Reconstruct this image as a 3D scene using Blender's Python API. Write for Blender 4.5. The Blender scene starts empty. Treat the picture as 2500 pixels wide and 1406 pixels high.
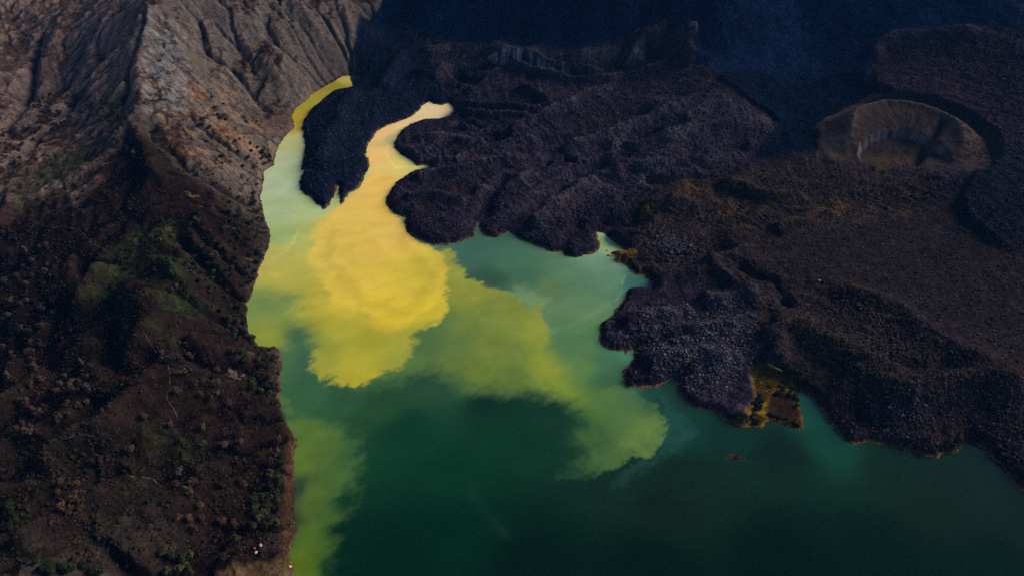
import bpy, math, random
import numpy as np

R = math.radians
scene = bpy.context.scene
COL = scene.collection

# ------------------------------------------------------------------ camera, sky, sun, exposure
CAMH, PITCH, FPX, PW, PH = 500.0, R(38.0), 1690.0, 2500.0, 1406.0
cam_d = bpy.data.cameras.new('camera')
cam_d.sensor_width = 36.0
cam_d.lens = 36.0 * FPX / PW
cam_d.clip_start = 1.0
cam_d.clip_end = 30000.0
cam = bpy.data.objects.new('camera', cam_d)
COL.objects.link(cam)
cam.location = (0, 0, CAMH)
cam.rotation_euler = (math.pi / 2 - PITCH, 0, 0)
scene.camera = cam

SUN_EL, SUN_AZ = R(28), R(68)          # azimuth clockwise from +Y (away from the camera)
world = bpy.data.worlds.new('World')
scene.world = world
world.use_nodes = True
wn = world.node_tree.nodes
wl = world.node_tree.links
sky = wn.new('ShaderNodeTexSky')
sky.sky_type = 'NISHITA'
sky.sun_disc = False
sky.sun_elevation = SUN_EL
sky.sun_rotation = SUN_AZ
sky.altitude = 2000
sky.air_density = 0.5
sky.dust_density = 0.5
wl.new(sky.outputs[0], wn['Background'].inputs[0])
wn['Background'].inputs[1].default_value = 0.068

sun_d = bpy.data.lights.new('sun', 'SUN')
sun_d.energy = 2.3
sun_d.angle = R(34)
sun_d.color = (1.0, 0.93, 0.86)
sun = bpy.data.objects.new('sun', sun_d)
COL.objects.link(sun)
sun.rotation_euler = (math.pi / 2 - SUN_EL, 0, -SUN_AZ + math.pi)
sun.location = (600, 600, 900)

vs = scene.view_settings
vs.view_transform = 'Standard'
vs.look = 'None'
vs.exposure = 1.25
vs.gamma = 1.0
vs.use_curve_mapping = False
scene.render.engine = 'CYCLES'
scene.cycles.use_denoising = False
scene.cycles.max_bounces = 5
scene.cycles.diffuse_bounces = 2
scene.cycles.volume_bounces = 0

# ------------------------------------------------------------------ helpers
rng = np.random.default_rng(7)
random.seed(7)
CP, SP = math.cos(PITCH), math.sin(PITCH)


def ray(u, v):
    a = (np.asarray(u, float) - PW / 2) / FPX
    b = (PH / 2 - np.asarray(v, float)) / FPX
    return a, CP + b * SP, -SP + b * CP


def px(u, v, z=0.0):
    dx, dy, dz = ray(u, v)
    t = (np.asarray(z, float) - CAMH) / dz
    return dx * t, dy * t


def lin(c):
    c = np.asarray(c, float) / 255.0
    return np.where(c <= 0.04045, c / 12.92, ((c + 0.055) / 1.055) ** 2.4)


def smooth(a, b, x):
    t = np.clip((x - a) / (b - a), 0, 1)
    return t * t * (3 - 2 * t)


def vnoise(x, y, seed=0):
    x = np.asarray(x, np.float32); y = np.asarray(y, np.float32)
    xf = np.floor(x); yf = np.floor(y)
    fx = x - xf; fy = y - yf
    xi = xf.astype(np.int32).astype(np.uint32); yi = yf.astype(np.int32).astype(np.uint32)
    xa = xi * np.uint32(374761393); xb = xa + np.uint32(374761393)
    sd = np.uint32((seed * 2246822519) & 0xFFFFFFFF)
    ya = yi * np.uint32(668265263) + sd; yb = ya + np.uint32(668265263)

    def h(n):
        n = (n ^ (n >> np.uint32(13))) * np.uint32(1274126177)
        n = n ^ (n >> np.uint32(16))
        return (n & np.uint32(0xFFFFFF)).astype(np.float32) * np.float32(1 / 0x7FFFFF) - np.float32(1)
    sx = fx * fx * (3 - 2 * fx)
    sy = fy * fy * (3 - 2 * fy)
    a = h(xa + ya); b = h(xb + ya); c = h(xa + yb); d = h(xb + yb)
    p = a + (b - a) * sx
    return p + (c + (d - c) * sx - p) * sy


def fbm(x, y, scale, octv=4, seed=0, gain=0.5, ridge=False):
    s = np.zeros(np.shape(x), np.float32); amp = 1.0; tot = 0
    f = 1.0 / scale
    for o in range(octv):
        ca, sa = math.cos(o * 1.1 + seed), math.sin(o * 1.1 + seed)
        n = vnoise((x * ca - y * sa) * f + 17.3 * o, (x * sa + y * ca) * f - 9.1 * o, seed * 31 + o)
        if ridge:
            n = 1 - 2 * np.abs(n)
        s += amp * n; tot += amp
        amp *= gain; f *= 2.03
    return s / tot


def seg_dist(X, Y, a, b):
    ax, ay = a; bx, by = b
    ex, ey = bx - ax, by - ay
    L = ex * ex + ey * ey + 1e-9
    t = np.clip(((X - ax) * ex + (Y - ay) * ey) / L, 0, 1)
    qx = X - (ax + t * ex); qy = Y - (ay + t * ey)
    return qx * qx + qy * qy, t, ex * qy - ey * qx


def sdf_poly(X, Y, P):
    """signed distance, positive inside the closed polygon P"""
    X = X.astype(np.float32); Y = Y.astype(np.float32)
    best = np.full(X.shape, 1e12, np.float32)
    inside = np.zeros(X.shape, bool)
    n = len(P)
    for i in range(n):
        a = P[i]; b = P[(i + 1) % n]
        d, _, _ = seg_dist(X, Y, a, b)
        np.minimum(best, d, out=best)
        if a[1] != b[1]:
            c = ((a[1] > Y) != (b[1] > Y))
            xi = (b[0] - a[0]) * (Y - a[1]) / (b[1] - a[1]) + a[0]
            inside ^= c & (X < xi)
    d = np.sqrt(best)
    return np.where(inside, d, -d)


def poly_dist(X, Y, P):
    X = X.astype(np.float32); Y = Y.astype(np.float32)
    best = np.full(X.shape, 1e12, np.float32); side = np.zeros(X.shape, np.float32); tt = np.zeros(X.shape, np.float32)
    for i in range(len(P) - 1):
        d, t, s = seg_dist(X, Y, P[i], P[i + 1])
        m = d < best
        best = np.where(m, d, best); side = np.where(m, np.sign(s), side)
        tt = np.where(m, (i + t) / (len(P) - 1), tt)
    return np.sqrt(best), side, tt


# ------------------------------------------------------------------ the lake's outline (photo pixel, height of the bank edge seen there)
SHORE = [(650, 1800), (690, 1500), (719, 1406), (719, 1397), (720, 1385), (717, 1372), (711, 1363), (702, 1358), (711, 1340), (712, 1329),
 (721, 1312), (724, 1295), (719, 1278), (718, 1242), (719, 1200), (720, 1181), (716, 1130), (719, 1100), (727, 1073), (714, 1051),
 (698, 1026), (689, 990), (680, 965), (687, 947), (682, 921), (687, 900), (688, 872), (687, 856), (682, 851), (668, 844), (655, 842, 3),
 (638, 839, 3), (628, 838, 3), (620, 821), (608, 810), (603, 772), (608, 752), (602, 741), (613, 728), (616, 712), (621, 696), (634, 654),
 (654, 611), (661, 577), (654, 554), (644, 531), (640, 500), (634, 486), (643, 457), (645, 420), (668, 403), (675, 372), (691, 338),
 (719, 312), (714, 281), (725, 262), (745, 249), (759, 232), (782, 218), (808, 204), (836, 187), (853, 185), (859, 207, 3),
 (842, 211, 6), (810, 217, 7), (785, 235, 7), (759, 258, 7), (739, 286, 6), (736, 309, 5), (739, 332, 3), (745, 352, 2), (742, 377), (736, 406),
 (733, 417), (748, 409), (749, 412), (736, 429), (729, 449), (735, 466), (745, 477), (759, 480), (771, 496), (779, 500), (788, 514),
 (805, 504), (816, 477), (826, 456), (827, 477), (830, 503), (845, 486), (856, 470), (873, 464), (887, 443), (893, 423), (906, 406),
 (904, 399), (894, 378), (896, 360), (906, 343), (921, 321), (947, 306), (984, 295), (1010, 282), (1027, 269), (1032, 258), (1049, 248),
 (1058, 255), (1081, 258), (1095, 252), (1109, 262, 3), (1101, 278, 6), (1069, 282, 7), (1032, 286, 7), (1004, 295, 7), (978, 312, 6), (970, 323, 5),
 (961, 349, 2), (964, 360), (978, 377), (998, 389), (1012, 400), (1015, 407), (1046, 404), (1048, 412, 1), (1012, 414, 3), (993, 420, 4),
 (967, 440, 4), (955, 460, 3), (944, 477, 2), (945, 500), (961, 520), (992, 532), (988, 545), (995, 568), (1012, 582), (1038, 591),
 (1061, 599), (1089, 599), (1129, 591), (1150, 580), (1155, 577), (1161, 565), (1164, 551), (1168, 544), (1172, 565), (1192, 578),
 (1213, 580), (1232, 568), (1240, 561), (1249, 571), (1266, 585), (1300, 595), (1326, 605), (1343, 616), (1360, 618), (1371, 615),
 (1380, 625), (1405, 631), (1434, 624), (1457, 614), (1464, 602), (1464, 585), (1462, 568), (1474, 571), (1488, 585), (1508, 599),
 (1528, 612), (1519, 616), (1494, 615), (1475, 609), (1477, 613), (1494, 620), (1502, 624), (1478, 622), (1481, 627), (1500, 629), (1499, 636), (1508, 646), (1519, 642), (1539, 659),
 (1553, 673), (1565, 676), (1570, 668), (1582, 679), (1590, 690), (1589, 702, 3), (1573, 696, 4), (1545, 695, 4), (1531, 702, 3), (1525, 716),
 (1519, 736), (1502, 756), (1488, 773), (1465, 787), (1464, 810), (1461, 830), (1474, 847), (1494, 857), (1522, 855), (1528, 866), (1534, 855), (1548, 853),
 (1550, 867, 2), (1539, 884, 3), (1516, 900, 2), (1516, 921), (1533, 941), (1562, 949), (1607, 945), (1636, 932), (1649, 925), (1653, 944),
 (1661, 966), (1676, 984), (1700, 997), (1744, 1001), (1762, 1022), (1801, 1037), (1852, 1044), (1864, 1044), (1868, 1029), (1884, 1024),
 (1909, 1033), (1938, 1044), (1960, 1042), (1965, 1033), (1953, 993), (1945, 961), (1949, 950), (1960, 959), (1978, 965), (1999, 986),
 (2025, 1029), (2057, 1065), (2082, 1083), (2118, 1080), (2161, 1085), (2212, 1100), (2248, 1109), (2291, 1116), (2305, 1105), (2334, 1107),
 (2349, 1094), (2367, 1076), (2399, 1091), (2424, 1116), (2449, 1148), (2475, 1177), (2500, 1199), (2560, 1245), (2700, 1370), (3000, 1700)]
N_LEFT = 63                                     # vertices that belong to the mountain's shore
shore_xy = []
for s in SHORE:
    x, y = px(s[0], s[1], s[2] if len(s) > 2 else 0)
    shore_xy.append((float(x), float(y)))
LAKE = shore_xy + [(800, -400), (-120, -400)]
ISLET_PX = [(1764, 1120), (1770, 1113), (1785, 1108), (1800, 1109), (1812, 1115), (1822, 1121), (1821, 1126), (1806, 1122), (1788, 1119), (1774, 1121), (1766, 1124)]
ISLET = [tuple(map(float, px(u, v))) for u, v in ISLET_PX]

# ------------------------------------------------------------------ base relief: thin plate through spot heights
SPOT = [  # caldera wall, left
 (370, 0, 170), (362, 150, 120), (342, 300, 82), (620, 0, 132), (740, 0, 108), (870, 25, 78), (500, 100, 104), (600, 120, 78), (520, 250, 58), (620, 330, 26),
 (430, 350, 66), (560, 420, 30), (700, 150, 62), (790, 110, 52), (800, 170, 16),
 (250, 0, 126), (150, 0, 104), (250, 150, 88), (150, 150, 72), (60, 130, 62), (230, 300, 62), (100, 300, 44), (60, 230, 44), (0, 200, 62), (0, 0, 112), (0, 350, 44),
 (360, 400, 76), (375, 440, 73), (250, 420, 58), (120, 420, 44), (0, 480, 42), (420, 480, 60), (500, 520, 42), (590, 520, 14),
 (300, 520, 60), (150, 560, 52), (0, 620, 34), (450, 620, 40), (560, 620, 18), (300, 640, 52), (120, 740, 31), (400, 740, 52), (520, 760, 20), (250, 800, 44),
 (0, 800, 30), (60, 900, 22), (350, 880, 50), (480, 880, 33), (600, 900, 9), (180, 980, 42), (0, 1020, 36), (300, 1020, 48), (450, 1020, 29), (580, 1030, 9),
 (100, 1150, 48), (300, 1180, 34), (480, 1180, 14), (620, 1150, 5), (0, 1300, 60), (180, 1330, 48), (350, 1320, 26), (520, 1320, 9), (650, 1330, 3), (80, 1406, 66), (400, 1406, 20), (620, 1406, 4),
 # lava tongue and the far flank
 (820, 300, 12), (850, 400, 11), (810, 450, 9), (800, 250, 13), (900, 250, 15), (960, 240, 15), (920, 150, 22), (900, 60, 44), (960, 60, 50), (1000, 170, 20), (1080, 200, 20),
 (950, 100, 34), (1150, 110, 42), (1350, 140, 54), (1500, 118, 66), (1650, 60, 104), (1050, 0, 92), (1250, 0, 112), (1350, 60, 92), (1500, 30, 120), (1700, 0, 146),
 # main flow
 (1150, 230, 20), (1250, 200, 32), (1400, 260, 34), (1600, 250, 48), (1600, 330, 40), (1740, 180, 74), (1750, 330, 46), (1850, 290, 54), (1300, 330, 24), (1450, 370, 26), (1300, 440, 18),
 (1500, 460, 20), (1100, 340, 11), (1020, 350, 9), (1050, 480, 10), (1100, 540, 9), (1200, 520, 10), (1400, 550, 13), (1400, 600, 10), (1500, 540, 13), (1650, 400, 34), (1750, 410, 30),
 (1880, 390, 26), (1980, 330, 36), (1800, 120, 92), (1950, 230, 52), (2000, 100, 92), (2200, 0, 150), (2400, 40, 142), (2300, 120, 104), (2150, 180, 76), (2450, 250, 78), (2450, 380, 56), (2080, 260, 52),
 # right plain
 (1600, 560, 13), (1700, 480, 22), (1900, 480, 27), (2050, 440, 31), (2250, 500, 33), (2450, 520, 44), (2450, 650, 38), (2200, 640, 29), (1950, 600, 22), (1750, 620, 15), (1650, 660, 9), (1700, 740, 10),
 (1600, 790, 9), (1800, 800, 13), (1700, 880, 8), (1880, 860, 12), (2050, 780, 22), (2250, 760, 26), (2450, 800, 28), (2150, 920, 20), (2050, 980, 11), (2300, 1000, 17), (2450, 1000, 20), (2250, 1080, 7), (1750, 960, 7), (1920, 990, 1.5)]
ctrl = []
for u, v, z in SPOT:
    x, y = px(u, v, z)
    ctrl.append((float(x), float(y), z))
for i, (x, y) in enumerate(shore_xy):
    if i % 2 == 0:
        ctrl.append((x, y, 1.0 if i < N_LEFT else 5.5))
ctrl += [(-1500, 300, 190), (-1600, 1000, 160), (-1500, 1700, 260), (-1200, 2600, 420), (0, 2700, 520), (1300, 2600, 480), (2400, 2200, 380), (2100, 1300, 190),
         (1700, 700, 90), (1300, 300, 50), (-700, 60, 130), (-420, 60, 60), (-260, 60, 4), (900, 150, 12), (-120, -150, -20), (400, -150, -20)]
ctrl = np.array(ctrl)


def tps_fit(C, lam=1.5e-4):
    n = len(C); s = 500.0
    p = C[:, :2] / s
    d2 = ((p[:, None] - p[None]) ** 2).sum(-1)
    K = 0.5 * d2 * np.log(d2 + 1e-12) + lam * np.eye(n)
    Pm = np.c_[np.ones(n), p]
    A = np.block([[K, Pm], [Pm.T, np.zeros((3, 3))]])
    w = np.linalg.solve(A, np.r_[C[:, 2], 0, 0, 0])
    return p, w, s


_p, _w, _s = tps_fit(ctrl)


def tps_eval(X, Y):
    q = np.c_[X.ravel(), Y.ravel()] / _s
    out = np.empty(len(q))
    for i in range(0, len(q), 20000):
        a = q[i:i + 20000]
        d2 = ((a[:, None] - _p[None]) ** 2).sum(-1)
        out[i:i + 20000] = (0.5 * d2 * np.log(d2 + 1e-12)) @ _w[:-3] + _w[-3] + a @ _w[-2:]
    return out.reshape(X.shape)


GX0, GX1, GY0, GY1, GS = -2700.0, 2700.0, -420.0, 3000.0, 15.0
gx = np.arange(GX0, GX1 + 1, GS); gy = np.arange(GY0, GY1 + 1, GS)
BG = tps_eval(*np.meshgrid(gx, gy))
BG = np.clip(BG, -25, 700)


def bil(G, X, Y, x0, y0, s):
    fx = np.clip((X - x0) / s, 0, G.shape[1] - 1.001); fy = np.clip((Y - y0) / s, 0, G.shape[0] - 1.001)
    i = fx.astype(int); j = fy.astype(int); a = fx - i; b = fy - j
    return (G[j, i] * (1 - a) + G[j, i + 1] * a) * (1 - b) + (G[j + 1, i] * (1 - a) + G[j + 1, i + 1] * a) * b


def cub(G, X, Y, x0, y0, s):
    """smooth (Catmull-Rom) sampling of a coarse grid"""
    fx = np.clip((X - x0) / s, 1, G.shape[1] - 2.001); fy = np.clip((Y - y0) / s, 1, G.shape[0] - 2.001)
    i = fx.astype(int); j = fy.astype(int); a = fx - i; b = fy - j

    def wts(t):
        return (-.5 * t + t * t - .5 * t ** 3, 1 - 2.5 * t * t + 1.5 * t ** 3, .5 * t + 2 * t * t - 1.5 * t ** 3, -.5 * t * t + .5 * t ** 3)
    wa = wts(a); wb = wts(b); out = 0
    for m in range(4):
        row = 0
        for n in range(4):
            row = row + wa[n] * G[j + m - 1, i + n - 1]
        out = out + wb[m] * row
    return out


def base_h(X, Y):
    return cub(BG, np.asarray(X, float), np.asarray(Y, float), GX0, GY0, GS)


def march(u, v, hf):
    dx, dy, dz = ray(np.atleast_1d(u), np.atleast_1d(v))
    t = 150.0 / -dz
    for _ in range(420):
        x, y, z = dx * t, dy * t, CAMH + dz * t
        h = np.maximum(hf(x, y), 0)
        t = t + np.clip(z - h, 0, 60) * 0.6
    return dx * t, dy * t


def G2(pts, hf=base_h):
    a = np.array(pts, float)
    x, y = march(a[:, 0], a[:, 1], hf)
    return list(zip(x.tolist(), y.tolist()))


# ------------------------------------------------------------------ terrain grid (finer near the lake, coarser far out)
ys = [20.0]
while ys[-1] < 1750:
    ys.append(ys[-1] + (max(0.85, 0.00135 * ys[-1] + 0.45) if ys[-1] > 190 else 6.0))
st = 3.5
while ys[-1] < 2950:
    st *= 1.05; ys.append(ys[-1] + st)
ys = np.array(ys)
core = np.linspace(-1, 1, 1120)
ext = 1 + 0.0019 * np.cumsum(1.055 ** np.arange(1, 59))
ss = np.r_[-ext[::-1], core, ext]


def hwid(y):
    return 0.74 * (CP * y + SP * CAMH) * 1.04


NR, NC = len(ys), len(ss)
YY, SS = np.meshgrid(ys, ss, indexing='ij')
XX = (SS * hwid(YY)).astype(np.float32)
YY = YY.astype(np.float32)


def fan_sample(A, X, Y):
    X = np.asarray(X, float); Y = np.asarray(Y, float)
    fr = np.interp(Y, ys, np.arange(NR)); fc = np.interp(X / hwid(Y), ss, np.arange(NC))
    i = np.clip(fr.astype(int), 0, NR - 2); j = np.clip(fc.astype(int), 0, NC - 2)
    a = fr - i; b = fc - j
    return (A[i, j] * (1 - b) + A[i, j + 1] * b) * (1 - a) + (A[i + 1, j] * (1 - b) + A[i + 1, j + 1] * b) * a


# signed distance to the shore: positive on land
sub = (slice(None, None, 6), slice(None, None, 6))
cd = -sdf_poly(XX[sub], YY[sub], LAKE)
ri = np.arange(NR) / 6; ci = np.arange(NC) / 6


def up6(A):
    i = np.clip(ri.astype(int), 0, A.shape[0] - 2); j = np.clip(ci.astype(int), 0, A.shape[1] - 2)
    a = np.clip(ri - i, 0, 1)[:, None]; b = np.clip(ci - j, 0, 1)[None]
    A0 = A[i]; A1 = A[i + 1]
    r0 = A0[:, j] * (1 - b) + A0[:, j + 1] * b
    r1 = A1[:, j] * (1 - b) + A1[:, j + 1] * b
    return r0 * (1 - a) + r1 * a


D = up6(cd)
near = np.abs(D) < 32
D[near] = -sdf_poly(XX[near], YY[near], LAKE)

# regions as ground polygons
MTN = shore_xy[:N_LEFT] + G2([(862, 150), (868, 80), (884, 40), (930, 2)]) + [(-330, 2000), (-600, 3100), (-3000, 3100), (-3000, -500), (-150, -500)]
dm = up6(sdf_poly(XX[sub], YY[sub], MTN))
nm = np.abs(dm) < 40
dm[nm] = sdf_poly(XX[nm], YY[nm], MTN)
dm = dm + 5 * fbm(XX, YY, 25, 3, 5) * (D > 15)
MT = smooth(-5, 5, dm)
is_m = dm > 0

# ------------------------------------------------------------------ water erosion of the caldera wall
EX0, EX1, EY0, EY1, ES = -1250.0, -130.0, 140.0, 1750.0, 3.0
ex = np.arange(EX0, EX1, ES); ey = np.arange(EY0, EY1, ES)
EXX, EYY = np.meshgrid(ex, ey)
E0 = base_h(EXX, EYY) + 10 * fbm(EXX, EYY, 150, 3, 11, ridge=True) + 7.5 * fbm(EXX * .75 - EYY * .66, EXX * .35 + EYY * .4, 40, 4, 12, ridge=True) + 2.2 * fbm(EXX, EYY, 14, 3, 13)
lakeD = -sdf_poly(EXX, EYY, LAKE)
EWX = 9 * fbm(EXX, EYY, 45, 3, 21); EWY = 9 * fbm(EXX, EYY, 45, 3, 22)
MFEAT = [([(372, 0), (360, 60), (347, 110), (343, 200), (340, 300), (352, 380), (384, 432), (398, 470)], 13, 9), ([(317, 8), (288, 68), (259, 119), (216, 212), (144, 299), (83, 353), (30, 400)], 9, -11),
 ([(353, 22), (346, 90), (331, 144), (317, 187), (313, 270)], 5, -7), ([(110, 60), (83, 180), (72, 234), (36, 306), (10, 345)], 10, -10), ([(290, 10), (240, 110), (190, 210), (120, 300)], 16, 7), ([(180, 10), (140, 120), (110, 200), (60, 320)], 20, 8),
 ([(468, 20), (486, 86), (511, 126), (576, 173), (612, 216), (634, 252), (659, 274), (712, 288)], 6, -8), ([(420, 40), (440, 120), (470, 190), (520, 260), (600, 330)], 14, 5), ([(640, 20), (680, 110), (740, 180), (765, 215)], 10, -7), ([(700, 0), (760, 70), (785, 104), (828, 155), (835, 175)], 11, 7),
 ([(820, 0), (850, 60), (862, 110)], 10, 6), ([(560, 10), (600, 90), (660, 170), (705, 245)], 12, 5), ([(335, 300), (400, 360), (470, 425), (560, 480), (635, 505)], 9, -6), ([(560, 350), (620, 390), (645, 420)], 9, 5),
 ([(57, 488), (0, 572), (-60, 640)], 15, 9), ([(330, 310), (240, 400), (130, 460), (60, 500)], 14, 6), ([(288, 650), (222, 698), (187, 754), (148, 781), (100, 850), (0, 990)], 12, 9), ([(200, 620), (203, 700), (172, 748), (120, 830), (30, 930)], 10, -10),
 ([(396, 962), (338, 986), (306, 1015), (252, 1073), (150, 1110), (60, 1180)], 13, 8), ([(151, 912), (97, 958), (0, 1024), (-60, 1060)], 11, 7), ([(360, 1186), (310, 1228), (230, 1256), (137, 1307), (60, 1380)], 15, 8), ([(400, 1240), (420, 1300), (300, 1380)], 22, 6),
 ([(250, 960), (200, 1030), (90, 1090), (0, 1110)], 10, -7), ([(330, 1160), (240, 1200), (120, 1260), (0, 1340)], 10, -7), ([(460, 520), (540, 600), (610, 660)], 10, 5), ([(420, 560), (500, 660), (590, 740)], 9, -6), ([(400, 650), (480, 740), (590, 800)], 12, 6),
 ([(440, 860), (520, 880), (600, 920), (680, 950)], 10, -4), ([(470, 830), (540, 870), (640, 870)], 10, 4), ([(260, 800), (250, 860), (290, 930)], 10, -6), ([(300, 700), (370, 800), (350, 870)], 16, 6)]
for pts, w, h in MFEAT:
    P = G2(pts)
    d, s, t = poly_dist(EXX + EWX, EYY + EWY, P)
    E0 += (1.3 if pts[0][1] < 450 else 2.3) * h * np.exp(-(d / w) ** 2) * smooth(0, .1, t) * smooth(1, .9, t)
E0 = np.where(lakeD > 0, (E0 - 1) * smooth(0, 45, lakeD) + base_h(EXX, EYY) * (1 - smooth(0, 45, lakeD)), -3.0 - 0.2 * np.clip(-lakeD, 0, 20))
E = (E0 / ES).copy()
flow = np.zeros_like(E)
hgt, wid = E.shape


def blur(A, k=1):
    for _ in range(k):
        A = (np.roll(A, 1, 0) + np.roll(A, -1, 0) + 2 * A) / 4
        A = (np.roll(A, 1, 1) + np.roll(A, -1, 1) + 2 * A) / 4
    return A


er = np.random.default_rng(3)
for batch in range(16):
    n = 9000
    pxx = er.uniform(2, wid - 4, n); pyy = er.uniform(2, hgt - 4, n)
    dxx = np.zeros(n); dyy = np.zeros(n); vel = np.ones(n); wat = np.ones(n); sed = np.zeros(n)
    alive = np.ones(n, bool); ACI = []; ACW = []; FLI = []; FLW = []
    for stp in range(50):
        i = pxx.astype(int); j = pyy.astype(int); a = pxx - i; b = pyy - j
        h00 = E[j, i]; h10 = E[j, i + 1]; h01 = E[j + 1, i]; h11 = E[j + 1, i + 1]
        gxx = (h10 - h00) * (1 - b) + (h11 - h01) * b
        gyy = (h01 - h00) * (1 - a) + (h11 - h10) * a
        h = (h00 * (1 - a) + h10 * a) * (1 - b) + (h01 * (1 - a) + h11 * a) * b
        dxx = dxx * 0.12 - gxx * 0.88; dyy = dyy * 0.12 - gyy * 0.88
        L = np.hypot(dxx, dyy) + 1e-9
        dxx /= L; dyy /= L
        npx = np.clip(pxx + dxx, 1, wid - 3); npy = np.clip(pyy + dyy, 1, hgt - 3)
        i2 = npx.astype(int); j2 = npy.astype(int); a2 = npx - i2; b2 = npy - j2
        h2 = (E[j2, i2] * (1 - a2) + E[j2, i2 + 1] * a2) * (1 - b2) + (E[j2 + 1, i2] * (1 - a2) + E[j2 + 1, i2 + 1] * a2) * b2
        dh = h2 - h
        cap = np.maximum(-dh, 0.008) * vel * wat * 5.0
        dep = np.where(dh > 0, np.minimum(dh, sed), (sed - cap) * 0.25)
        ero = np.minimum((cap - sed) * 0.3, np.maximum(-dh, 0))
        ch = np.where((sed > cap) | (dh > 0), dep, -ero) * alive
        ch = np.clip(ch, -0.05, 0.05)
        sed -= ch
        for (jj, ii, ww) in ((j, i, (1 - a) * (1 - b)), (j, i + 1, a * (1 - b)), (j + 1, i, (1 - a) * b), (j + 1, i + 1, a * b)):
            ACI.append(jj * wid + ii); ACW.append(ch * ww)
        FLI.append(j * wid + i); FLW.append(alive * wat)
        vel = np.sqrt(np.maximum(vel * vel - dh * 3, 0.05)); wat = wat * 0.975
        pxx, pyy = npx, npy
        alive &= h2 > -0.5
    dE = np.bincount(np.concatenate(ACI), np.concatenate(ACW), hgt * wid).reshape(hgt, wid)
    flow += np.bincount(np.concatenate(FLI), np.concatenate(FLW), hgt * wid).reshape(hgt, wid)
    E += np.clip(0.75 * dE + 0.25 * blur(dE, 1), -0.6, 0.5)
    if batch % 6 == 5:
        E = 0.8 * E + 0.2 * blur(E, 1)
EH = E * ES
emix = 0.44 + 0.45 * fbm(EXX, EYY, 90, 2, 15)
emix = emix + .35 * smooth(820, 680, EYY)
EH = EH * np.clip(emix, .1, .95) + E0 * (1 - np.clip(emix, .1, .95))
FLOW = np.clip(np.log1p(blur(flow, 1)) / 5.5, 0, 1)
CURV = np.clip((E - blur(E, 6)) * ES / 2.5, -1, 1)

Zm = cub(EH, XX, YY, EX0, EY0, ES)
inE = smooth(0, 60, np.minimum(np.minimum(XX - EX0, EX1 - XX), np.minimum(YY - EY0, EY1 - YY)))
B = base_h(XX, YY)
Zm = Zm * inE + (B + 12 * fbm(XX, YY, 120, 4, 4)) * (1 - inE)
flow_v = bil(FLOW, XX, YY, EX0, EY0, ES) * inE
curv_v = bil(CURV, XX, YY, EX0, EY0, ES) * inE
Zm = Zm + 0.6 * fbm(XX, YY, 5, 3, 14) + 2.2 * fbm(XX * .8 + YY * .4, YY * .55 - XX * .25, 13, 4, 16, ridge=True)

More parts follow.
